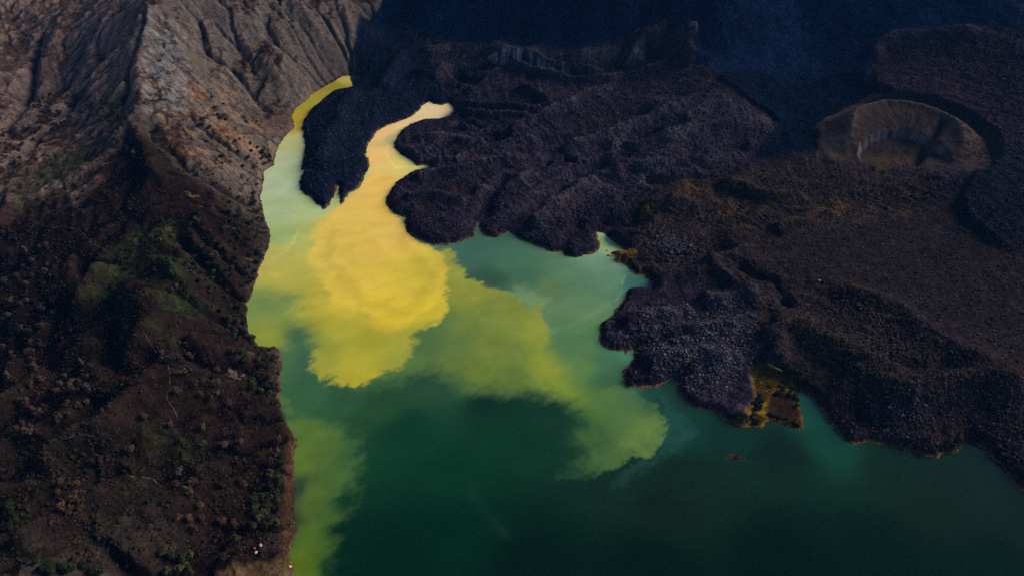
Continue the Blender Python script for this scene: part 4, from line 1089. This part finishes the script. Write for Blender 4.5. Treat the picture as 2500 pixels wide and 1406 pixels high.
STANDS = [
 ([(20, 40), (95, 30), (125, 115), (60, 95)], 12, 'tree', ['grey'], (.9, 1.2), 'in the hollow at the top left'),
 ([(85, 235), (205, 225), (240, 285), (180, 322), (90, 335)], 42, 'tree', ['grey', 'rust'], (.85, 1.2), 'in the brown stand beside the left ravine'),
 ([(0, 335), (85, 335), (95, 420), (0, 450)], 22, 'tree', ['grey', 'rust'], (.8, 1.15), 'below the ravine at the left edge'),
 ([(225, 240), (310, 232), (312, 298), (235, 310)], 16, 'tree', ['green'], (.8, 1.1), 'on the green patch left of the grey bluff'),
 ([(95, 100), (130, 110), (110, 150), (95, 130)], 8, 'tree', ['rust'], (.7, .95), 'in the upper left ravine'),
 ([(280, 340), (340, 310), (360, 360), (300, 400)], 6, 'tree', ['rust', 'dark'], (.9, 1.2), 'at the foot of the grey bluff'),
 ([(500, 210), (650, 300), (680, 370), (640, 470), (520, 400), (450, 310)], 34, 'shrub', ['dark'], (.9, 1.9), 'dotted over the rust brown face'),
 ([(640, 365), (672, 365), (665, 405), (640, 410)], 9, 'tree', ['dark'], (.7, 1.0), 'at the water below the rust face'),
 ([(570, 475), (636, 470), (655, 560), (642, 630), (600, 735), (565, 700), (535, 600)], 62, 'tree', ['dark', 'green'], (.6, 1.0), 'in the wooded belt above the pale water'),
 ([(520, 720), (600, 745), (604, 820), (640, 845), (570, 835)], 30, 'tree', ['dark', 'green'], (.65, 1.0), 'in the wooded belt above the shore corner'),
 ([(560, 855), (680, 865), (682, 975), (625, 960)], 30, 'tree', ['dark', 'green', 'olive'], (.6, .95), 'in the woods below the shore corner'),
 ([(340, 540), (500, 525), (560, 690), (420, 720), (360, 640)], 26, 'tree', ['dark', 'grey', 'olive'], (.7, 1.05), 'scattered over the middle slope'),
 ([(380, 640), (500, 640), (590, 740), (480, 720)], 22, 'tree', ['dark', 'green'], (.7, 1.0), 'in the hollow left of the wooded belt'),
 ([(0, 560), (120, 560), (140, 900), (60, 970), (0, 900)], 40, 'tree', ['grey', 'rust'], (.75, 1.1), 'in the dark gully at the left edge'),
 ([(40, 960), (240, 865), (220, 1000), (100, 1075), (0, 1060)], 38, 'tree', ['rust', 'grey'], (.7, 1.0), 'on the brown rise above the lower trail'),
 ([(390, 860), (540, 890), (560, 1000), (430, 980)], 18, 'tree', ['grey', 'rust', 'olive'], (.8, 1.15), 'below the pale rock scar'),
 ([(0, 1200), (50, 1250), (45, 1330), (0, 1345)], 10, 'tree', ['dark'], (.8, 1.0), 'in the bottom left corner'),
 ([(140, 1180), (220, 1185), (200, 1285), (120, 1250)], 12, 'tree', ['rust'], (.7, 1.0), 'in the hollow left of the bare hump'),
 ([(100, 1370), (300, 1375), (320, 1406), (100, 1406)], 16, 'tree', ['dark', 'olive'], (.7, 1.0), 'at the bottom left edge'),
 ([(365, 1345), (470, 1360), (480, 1406), (360, 1406)], 16, 'tree', ['dark', 'olive'], (.8, 1.1), 'in the thicket at the bottom edge'),
 ([(662, 1140), (694, 1130), (690, 1300), (610, 1298), (618, 1225), (655, 1210)], 38, 'tree', ['dark', 'olive'], (.7, 1.05), 'in the dark grove behind the beach'),
 # right hand side
 ([(1690, 425), (1780, 395), (1950, 440), (1900, 478), (1750, 455)], 40, 'shrub', ['amber', 'olive', 'dark'], (.7, 1.2), 'below the black lava hollow'),
 ([(1680, 495), (1850, 505), (1860, 560), (1720, 550)], 24, 'shrub', ['amber', 'rust', 'dark'], (.6, 1.1), 'on the rusty patch of the old lava'),
 ([(2080, 395), (2230, 385), (2260, 420), (2110, 425)], 14, 'shrub', ['amber', 'olive'], (.6, 1.1), 'on the crater floor'),
 ([(2120, 450), (2290, 455), (2270, 500), (2140, 490)], 18, 'shrub', ['dark', 'amber'], (.7, 1.3), 'in front of the cinder cone'),
 ([(2000, 690), (2080, 688), (2150, 720), (2200, 785), (2130, 775), (2030, 725)], 46, 'shrub', ['rust', 'olive', 'amber'], (.7, 1.2), 'in the scrub belt by the ash plain'),
 ([(2210, 790), (2300, 830), (2440, 910), (2420, 925), (2280, 850)], 18, 'shrub', ['olive', 'rust'], (.7, 1.1), 'along the ridge below the ash plain'),
 ([(1895, 775), (1980, 780), (1990, 830), (1900, 830)], 12, 'shrub', ['amber', 'olive'], (.6, 1.0), 'on the knoll above the marsh'),
 ([(1690, 665), (1840, 610), (1850, 640), (1700, 700)], 10, 'shrub', ['rust'], (.6, 1.0), 'on the brown rise in mid plain'),
 ([(1838, 950), (1862, 975), (1850, 1005), (1835, 990)], 14, 'shrub', ['dark'], (1.0, 1.5), 'on the left bank of the ochre marsh'),
 ([(1770, 1012), (1840, 1008), (1855, 1038), (1800, 1032)], 24, 'shrub', ['dark', 'green'], (.9, 1.4), 'on the shore left of the marsh mouth'),
 ([(1878, 940), (1925, 925), (1950, 960), (1950, 1000), (1930, 970), (1890, 965)], 22, 'shrub', ['dark', 'olive'], (.8, 1.3), 'round the brown marsh island'),
 ([(1875, 1008), (1960, 1035), (1940, 1040), (1880, 1020)], 12, 'shrub', ['olive', 'rust'], (.8, 1.2), 'along the front of the marsh island'),
 ([(1890, 880), (1950, 930), (1985, 955), (1975, 930), (1910, 865)], 16, 'shrub', ['dark'], (1.0, 1.5), 'on the right bank of the ochre marsh'),
 ([(2000, 975), (2030, 1005), (2078, 1072), (2060, 1064)], 14, 'shrub', ['dark', 'olive'], (.8, 1.2), 'on the shore right of the inlet'),
 ([(2250, 1098), (2290, 1108), (2365, 1075), (2340, 1070)], 18, 'shrub', ['olive', 'dark'], (.8, 1.3), 'on the wooded bump of the right shore'),
 ([(2410, 1095), (2450, 1130), (2500, 1180), (2500, 1150), (2440, 1090)], 10, 'shrub', ['dark', 'rust'], (.8, 1.2), 'on the shore at the right edge'),
 ([(1665, 890), (1690, 885), (1700, 905), (1675, 915)], 9, 'shrub', ['dark'], (1.2, 1.7), 'in the dark clump on the white flecked lava'),
 ([(1530, 925), (1555, 938), (1550, 947), (1528, 935)], 6, 'shrub', ['dark'], (.9, 1.3), 'at the tip of the white flecked lobe'),
 ([(1548, 845), (1570, 835), (1565, 855), (1552, 862)], 6, 'shrub', ['dark'], (.8, 1.2), 'in the notch between two lava lobes'),
 ([(1520, 640), (1560, 660), (1580, 680), (1600, 690), (1560, 650)], 12, 'shrub', ['amber', 'dark'], (.5, .9), 'behind the ochre spit'),
 ([(1785, 1112), (1797, 1110), (1808, 1117), (1800, 1119)], 3, 'shrub', ['olive'], (.35, .55), 'on the tiny islet'),
 ([(2060, 980), (2250, 1000), (2300, 1060), (2120, 1070)], 12, 'shrub', ['rust'], (.6, .9), 'on the dark lobe of the right shore'),
]
for poly, n, form, cols, size, where in STANDS:
    stand(inside_px(poly, n), form, cols, size, where, f'{form}s {where}')

# ------------------------------------------------------------------ rubble, scrub and reeds (uncountable)
def blocks(n, pts, size, seed):
    g = np.random.default_rng(seed)
    cube = np.array([(-1, -1, -1), (1, -1, -1), (1, 1, -1), (-1, 1, -1), (-1, -1, 1), (1, -1, 1), (1, 1, 1), (-1, 1, 1)], float)
    fc = np.array([(0, 3, 2, 1), (4, 5, 6, 7), (0, 1, 5, 4), (1, 2, 6, 5), (2, 3, 7, 6), (3, 0, 4, 7)])
    c = cube[None] * g.uniform(.45, 1.0, (n, 8, 1)) * g.uniform(.6, 1.25, (n, 1, 3))
    ang = g.uniform(0, 6.28, n); tl = g.normal(0, .5, n)
    ca, sa = np.cos(ang)[:, None], np.sin(ang)[:, None]; ct, stt = np.cos(tl)[:, None], np.sin(tl)[:, None]
    x, y, z = c[..., 0], c[..., 1], c[..., 2]
    y, z = y * ct - z * stt, y * stt + z * ct
    x, y = x * ca - y * sa, x * sa + y * ca
    P = np.stack([x, y, z], -1) * size[:, None, None] + pts[:, None]
    return P.reshape(-1, 3), (fc[None] + 8 * np.arange(n)[:, None, None]).reshape(-1, 4)


def scatter(poly, n, feather=0):
    q = np.array(inside_px(poly, n))
    x, y, z = at(q[:, 0], q[:, 1])
    k = z > .3
    if feather:
        d = sdf_poly(x, y, G2(poly, Hf))
        pr = smooth(0, feather, d) * smooth(-.35, .45, fbm(x, y, 38, 4, 120, gain=.65))
        k &= prng.uniform(0, 1, len(x)) < pr
    return np.stack([x, y, z], -1)[k]


RUB = rand_mat('rubble', (.030, .027, .031), .85, island=True)
RUBW = rand_mat('pale_rubble', (.070, .066, .074), .85, island=True)
pts = np.concatenate([scatter([(950, 300), (1100, 285), (1300, 150), (1700, 200), (1900, 320), (1740, 440), (1560, 500), (1590, 540), (1470, 570), (1400, 625), (1100, 595), (950, 490)], 9000),
                      scatter([(1600, 560), (1900, 450), (2500, 480), (2500, 1150), (2060, 1060), (1980, 960), (1900, 860), (1800, 700), (1600, 690)], 7000),
                      scatter([(740, 300), (900, 150), (1050, 200), (900, 340), (890, 440), (800, 500), (735, 440)], 1500), scatter([(2130, 160), (2300, 90), (2500, 80), (2500, 480), (2380, 400), (2300, 260)], 3000)])
V, Fq = blocks(len(pts), pts, prng.uniform(.25, 1.1, len(pts)) ** 2 * 1.15, 5)
link('lava_rubble', mesh_from('lava_rubble', V, Fq, False, None, RUB), kind='stuff', label='loose dark lava blocks strewn over the flows')
pts = np.concatenate([scatter([(1620, 730), (1850, 700), (1900, 740), (1860, 900), (1740, 1000), (1660, 970), (1530, 935), (1480, 830), (1500, 770)], 9000, 30), scatter([(1600, 560), (1700, 590), (1760, 615), (1640, 632), (1560, 600)], 1800, 14),
                      scatter([(2100, 960), (2300, 950), (2450, 1050), (2300, 1090), (2090, 1070)], 2200, 25), scatter([(1190, 138), (1300, 148), (1395, 178), (1390, 190), (1300, 165), (1200, 150)], 400)])
V, Fq = blocks(len(pts), pts, prng.uniform(.3, 1.1, len(pts)) ** 2 * 1.15, 6)
link('pale_lava_rubble', mesh_from('pale_lava_rubble', V, Fq, False, None, RUBW), kind='stuff', label='pale grey lava blocks flecking the right hand lobes')


def tufts(pts, size, nleaf, seed, up=.7):
    g = np.random.default_rng(seed)
    n = len(pts)
    a = g.uniform(0, 6.28, (n, nleaf)); s = size[:, None] * g.uniform(.6, 1.2, (n, nleaf))
    base = pts[:, None] + np.stack([g.normal(0, .3, (n, nleaf)), g.normal(0, .3, (n, nleaf)), np.zeros((n, nleaf)) - .05], -1) * size[:, None, None]
    dx, dy = np.cos(a) * s, np.sin(a) * s
    z = s * up
    A_ = base + np.stack([-dy * .5, dx * .5, np.zeros_like(z)], -1)
    B_ = base + np.stack([dy * .5, -dx * .5, np.zeros_like(z)], -1)
    C_ = base + np.stack([dx, dy, z], -1)
    P = np.stack([A_, B_, C_], 2).reshape(-1, 3)
    return P, np.arange(len(P)).reshape(-1, 3)


SCRUB = rand_mat('scrub', (.030, .024, .014), .7, island=True)
sp = np.concatenate([scatter([(0, 0), (330, 0), (340, 300), (640, 500), (600, 740), (690, 900), (700, 1050), (690, 1350), (0, 1406)], 9000), scatter([(345, 20), (860, 20), (720, 260), (640, 450), (480, 410)], 2200)])
V, Fq = tufts(sp, prng.uniform(.5, 1.5, len(sp)), 7, 8)
link('ground_scrub', mesh_from('ground_scrub', V, Fq, False, None, SCRUB), kind='stuff', label='low dry scrub covering the caldera wall')
def bushes(pts, size, nl, seed):
    g = np.random.default_rng(seed); n = len(pts)
    d = g.normal(size=(n, nl, 3)); d /= np.linalg.norm(d, axis=-1, keepdims=True)
    d[..., 2] = np.abs(d[..., 2])
    c = pts[:, None] + d * size[:, None, None] * g.uniform(.5, 1, (n, nl, 1))
    a = np.cross(d + g.normal(0, .5, d.shape), g.normal(size=d.shape)); a /= np.linalg.norm(a, axis=-1, keepdims=True)
    b_ = np.cross(d, a)
    sz = size[:, None, None] * .5
    P = np.stack([c + a * sz, c + b_ * sz, c - a * sz, c - b_ * sz], 2).reshape(-1, 3)
    return P, np.arange(len(P)).reshape(-1, 4)


LEFTP = [(0, 300), (330, 300), (640, 500), (600, 740), (690, 900), (700, 1050), (685, 1350), (0, 1406)]
for nm_, colr, n_, sd, lab in (('rusty_brush', (.046, .025, .016), 1100, 41, 'small rusty bushes peppering the left slope'), ('olive_brush', (.022, .026, .011), 1300, 42, 'small olive bushes peppering the left slope')):
    sp = scatter(LEFTP, n_)
    k = fbm(sp[:, 0], sp[:, 1], 45, 3, sd) > -.05
    sp = sp[k]
    V, Fq = bushes(sp, prng.uniform(.8, 2.4, len(sp)), 16, sd)
    link(nm_, mesh_from(nm_, V, Fq, False, None, rand_mat(nm_, colr, .6, island=False)), kind='stuff', label=lab)
sp = scatter([(1650, 440), (1900, 450), (2300, 480), (2330, 560), (2000, 560), (1700, 540)], 500)
sp = np.concatenate([sp, scatter([(1880, 770), (2150, 730), (2480, 920), (2480, 1000), (2100, 960), (1950, 880)], 500)])
V, Fq = bushes(sp, prng.uniform(.6, 1.7, len(sp)), 14, 43)
link('ochre_brush', mesh_from('ochre_brush', V, Fq, False, None, rand_mat('ochre_brush', (.060, .040, .013), .6)), kind='stuff', label='small ochre bushes peppering the old lava')
REED = rand_mat('reeds', (.17, .095, .010), .5, island=True)
sp = np.concatenate([scatter([(1842, 930), (1870, 893), (1900, 910), (1960, 955), (1935, 950), (1890, 945), (1870, 975), (1850, 990)], 2500), scatter([(1840, 1005), (1868, 1020), (1858, 1035), (1838, 1020)], 350),
                     scatter([(1480, 575), (1530, 603), (1560, 625), (1540, 632), (1500, 620), (1515, 612)], 500), scatter([(1562, 506), (1580, 503), (1590, 520), (1568, 530)], 200)])
V, Fq = tufts(sp, prng.uniform(.4, .9, len(sp)), 5, 9, 1.0)
link('marsh_reeds', mesh_from('marsh_reeds', V, Fq, False, None, REED), kind='stuff', label='ochre yellow reeds filling the small marsh and spit')
PEB = rand_mat('pebbles', (.20, .125, .06), .6, island=True)
sh = []
for i in list(range(3, 34)) + list(range(66, len(shore_xy) - 2)):
    a, b2 = np.array(shore_xy[i]), np.array(shore_xy[i + 1])
    L = np.linalg.norm(b2 - a); n = int(L / (1.1 if i > 34 else .7))
    t = prng.uniform(0, 1, n)[:, None]
    nv = np.array([(b2 - a)[1], -(b2 - a)[0]]) / (L + 1e-6)
    q = a + t * (b2 - a) + nv * prng.uniform(-4, 4, (n, 1))
    sh.append(q)
sh = np.concatenate(sh)
hz = Hf(sh[:, 0], sh[:, 1])
k = (hz > -.15) & (hz < 1.1) & (fbm(sh[:, 0], sh[:, 1], 22, 2, 98) > -.3)
sp = np.c_[sh[k], hz[k] + .05]
V, Fq = blocks(len(sp), sp, prng.uniform(.18, .5, len(sp)), 10)
link('shore_pebbles', mesh_from('shore_pebbles', V, Fq, False, None, PEB), kind='stuff', label='pale ochre pebbles lining the waterline')

# ------------------------------------------------------------------ footpaths
def plain(name, col, rough=.8, var=.25, sc=.6):
    m, nt, b, lk = nodes(name)
    n = nt.nodes.new('ShaderNodeTexNoise'); n.inputs['Scale'].default_value = sc; n.inputs['Detail'].default_value = 4
    geo = nt.nodes.new('ShaderNodeNewGeometry'); lk.new(geo.outputs['Position'], n.inputs['Vector'])
    mr = nt.nodes.new('ShaderNodeMapRange'); mr.inputs[1].default_value = .3; mr.inputs[2].default_value = .7; mr.inputs[3].default_value = 1 - var; mr.inputs[4].default_value = 1 + var
    vm = nt.nodes.new('ShaderNodeVectorMath'); vm.operation = 'SCALE'; vm.inputs[0].default_value = col
    lk.new(n.outputs[0], mr.inputs[0]); lk.new(mr.outputs[0], vm.inputs['Scale']); lk.new(vm.outputs[0], b.inputs['Base Color'])
    b.inputs['Roughness'].default_value = rough
    b.inputs['Specular IOR Level'].default_value = .2
    return m


PATH = plain('trodden_earth', (.046, .033, .026), .95, .6, .15)
PATHS = [(Z3([(370, 500), (480, 492), (560, 480), (600, 470), (640, 465), (655, 490), (635, 530), (625, 555), (640, 580), (700, 595), (750, 625), (780, 655), (850, 690), (900, 735), (980, 735), (1035, 745), (1080, 790), (1165, 830)]), 1.1, 'pale winding trail across the lower left slope'),
         ([(83, 540), (119, 556), (158, 555), (191, 560), (207, 574), (223, 594), (252, 608), (281, 630)], .9, 'thin trail crossing the middle of the left slope'),
         ([(349, 806), (363, 831), (378, 857), (410, 885), (416, 930), (412, 945), (407, 972), (428, 1004), (435, 1022)], .8, 'faint trail running down past the pale rock scar'),
         ([(0, 126), (54, 140), (68, 158), (83, 176), (119, 164), (144, 173)], .9, 'pale zigzag trail near the top left edge'),
         ([(2014, 853), (2050, 871), (2100, 900), (2133, 914)], .9, 'brown trail on the ridge above the marsh')]
for pts, w, lab in PATHS:
    a = np.array(pts, float)
    t = np.r_[0, np.cumsum(np.hypot(*np.diff(a, axis=0).T))]
    tt = np.linspace(0, t[-1], int(t[-1] / 2) + 2)
    x, y, z = at(np.interp(tt, t, a[:, 0]), np.interp(tt, t, a[:, 1]))
    ok = np.r_[True, np.hypot(np.diff(x), np.diff(y)) < 14]
    x, y = x[ok], y[ok]
    for _ in range(2):
        x[1:-1] = (x[:-2] + 2 * x[1:-1] + x[2:]) / 4; y[1:-1] = (y[:-2] + 2 * y[1:-1] + y[2:]) / 4
    tx, ty = np.gradient(x), np.gradient(y); L = np.hypot(tx, ty) + 1e-6
    ww = w * prng.uniform(.2, .6, len(x))
    V = []
    for sgn in (-1, 0, 1):
        qx, qy = x - sgn * ty / L * ww, y + sgn * tx / L * ww
        V.append(np.stack([qx, qy, Hf(qx, qy) + .22 + (.1 if sgn == 0 else 0)], -1))
    V = np.stack(V, 1).reshape(-1, 3)
    Fq = []
    for i in range(len(x) - 1):
        for c in (0, 1):
            Fq.append((3 * i + c, 3 * i + c + 1, 3 * i + 4 + c, 3 * i + 3 + c))
    link('footpath', mesh_from('footpath', V, Fq, True, None, PATH), kind='structure', label=lab)

# ------------------------------------------------------------------ marsh pools
def pool(pts, col, lab):
    P = [at(u, v) for u, v in pts]
    c = np.array([(float(p[0][0]), float(p[1][0])) for p in P])
    zz = max(float(p[2][0]) for p in P) + .12
    m, nt, b, lk = nodes('pool_water')
    b.inputs['Base Color'].default_value = (*lin(col), 1); b.inputs['Roughness'].default_value = .06; b.inputs['IOR'].default_value = 1.333
    n = len(c); V = [(*q, zz) for q in c] + [(*c.mean(0), zz)]
    V += [(*(c.mean(0) + (q - c.mean(0)) * 1.12), zz - .8) for q in c]
    Fq = [(i, (i + 1) % n, n) for i in range(n)]
    for i in range(n):
        j = (i + 1) % n
        Fq += [(n + 1 + i, n + 1 + j, j), (n + 1 + i, j, i)]
    link('pool', mesh_from('pool', V, Fq, False, None, m), kind='structure', label=lab)


pool([(1873, 890), (1880, 894), (1888, 897), (1897, 903), (1907, 911), (1904, 913), (1893, 911), (1882, 903), (1875, 897)], (128, 150, 78), 'pale green pool at the top of the ochre marsh')
pool([(1857, 922), (1862, 921), (1863, 930), (1859, 938), (1855, 936)], (76, 96, 84), 'small grey pool in the ochre marsh')

# ------------------------------------------------------------------ tents
def tent(u, v, rot, fly, door, size, lab, cat='tent'):
    x, y, z = at(u, v)
    x, y, z = float(x[0]), float(y[0]), float(z[0])
    e = bpy.data.objects.new('tent', None); COL.objects.link(e)
    e.location = (x, y, z + .1); e.rotation_euler = (0, 0, rot); e.scale = (size,) * 3
    e['label'] = lab; e['category'] = cat; e['group'] = 'tents at the lakeside camp'
    V = []; Fq = []
    NS, NRg = 12, 5
    for r in range(NRg + 1):
        ph = r / NRg * math.pi / 2
        for k in range(NS):
            t = 2 * math.pi * k / NS
            sq = 1 / max(abs(math.cos(t)), abs(math.sin(t))) ** .55
            V.append((1.45 * math.cos(t) * sq * math.cos(ph), 1.1 * math.sin(t) * sq * math.cos(ph), 1.25 * math.sin(ph) ** .9))
    for r in range(NRg):
        for k in range(NS):
            Fq.append((r * NS + k, r * NS + (k + 1) % NS, (r + 1) * NS + (k + 1) % NS, (r + 1) * NS + k))
    link('canopy', mesh_from('canopy', V, Fq, False, None, fly), e)
    D_ = [(1.62, -.5, .02), (1.62, .5, .02), (1.32, .34, .75), (1.05, 0, 1.0), (1.32, -.34, .75)]
    D_ = [(a * 1.03, b_, c_) for a, b_, c_ in D_]
    Vd = D_ + [(a - .05, b_, c_) for a, b_, c_ in D_]
    me = bpy.data.meshes.new('door'); me.from_pydata(Vd, [], [(0, 1, 2, 3, 4), (9, 8, 7, 6, 5)] + [(i, (i + 1) % 5, 5 + (i + 1) % 5, 5 + i) for i in range(5)]); me.materials.append(door); me.update()
    link('door', me, e)
    for s_ in (-1, 1):
        pole = []
        pf = []
        for k in range(13):
            t = math.pi * k / 12
            pole += [(1.5 * math.cos(t) * .99, s_ * 1.15 * math.cos(t), 1.29 * math.sin(t) ** .9 + .02 + o) for o in (0, .05)]
        for k in range(12):
            pf.append((2 * k, 2 * k + 1, 2 * k + 3, 2 * k + 2))
        link('pole', mesh_from('pole', pole, pf, False, None, door), e)


W_ = plain('white_nylon', (.5, .5, .52), .6, .08); RD = plain('red_nylon', (.42, .06, .045), .6, .1); YL = plain('yellow_nylon', (.70, .56, .03), .6, .1); GY = plain('grey_nylon', (.22, .22, .24), .6, .1); DK = plain('dark_nylon', (.03, .03, .035), .6, .1)
tent(625, 1348, .6, W_, GY, .95, 'white dome tent, lowest of the three under the trees')
tent(636, 1331, 1.9, plain('pale_nylon', (.34, .34, .36), .6, .1), DK, 1.0, 'pale grey tent with a dark front, highest of the three')
tent(621, 1338, 2.6, RD, DK, .85, 'small red tent between the white and the grey tent')
tent(708, 1383, .2, YL, GY, .95, 'yellow tent alone on the pale rocky point')

# ------------------------------------------------------------------ single rocks
def rock(u, v, size, mat, lab, seed, flat=.6, group=None):
    x, y, z = at(u, v)
    g = np.random.default_rng(seed)
    import bmesh
    bm = bmesh.new()
    bmesh.ops.create_icosphere(bm, subdivisions=2, radius=1.0)
    pl = [(g.normal(size=3), g.uniform(.55, .85)) for _ in range(9)]
    for vv in bm.verts:
        p = np.array(vv.co)
        for nrm, dd in pl:
            nn = nrm / np.linalg.norm(nrm); q = p @ nn
            if q > dd:
                p = p - (q - dd) * nn
        vv.co = p * np.array((size[0], size[1], size[2])) * g.uniform(.96, 1.04)
    me = bpy.data.meshes.new('rock'); bm.to_mesh(me); bm.free(); me.materials.append(mat)
    o = link('rock', me, label=lab, category='rock')
    if group:
        o['group'] = group
    o.location = (float(x[0]), float(y[0]), float(z[0]) + size[2] * .15); o.rotation_euler = (0, 0, g.uniform(0, 6))


PALE = plain('pale_rock', (.085, .068, .055), .9, .35, .5)
rock(562, 906, (5, 3.2, 1.6), PALE, 'pale flat slab at the left end of the rock scar above the shore', 1)
rock(590, 917, (4.6, 2.4, 1.3), PALE, 'pale flat slab at the right end of the rock scar above the shore', 2)
rock(1827, 1117, (1.0, .8, .9), PALE, 'small rock standing in the water right of the islet', 3)
rock(680, 945, (1.5, 1.2, .8), PALE, 'pale rock on the shore below the wooded corner', 4)
rock(2000, 685, (2.0, 1.4, .8), plain('white_rock', (.26, .24, .22), .9, .2), 'white rock at the head of the scrub belt', 5)

# ------------------------------------------------------------------ blue air over the far flank
hm = bpy.data.materials.new('haze'); hm.use_nodes = True
nt = hm.node_tree
nt.nodes.remove(nt.nodes['Principled BSDF'])
pv = nt.nodes.new('ShaderNodeVolumePrincipled')
pv.inputs['Color'].default_value = (.10, .42, 1.0, 1)
pv.inputs['Density'].default_value = 1.4e-5
pv.inputs['Anisotropy'].default_value = 0.0
nt.links.new(pv.outputs[0], nt.nodes['Material Output'].inputs['Volume'])
zt = max(float(Z.max()), CAMH) + 30
x0, x1, y0, y1, zb = -5200., 5200., -900., 3300., -20.
V = [(x, y, z) for z in (zb, zt) for x, y in ((x0, y0), (x1, y0), (x1, y1), (x0, y1))]
hz_ = link('haze', mesh_from('haze', V, [(0, 3, 2, 1), (4, 5, 6, 7), (0, 1, 5, 4), (1, 2, 6, 5), (2, 3, 7, 6), (3, 0, 4, 7)], False, None, hm), kind='stuff', label='thin blue haze over the whole crater')
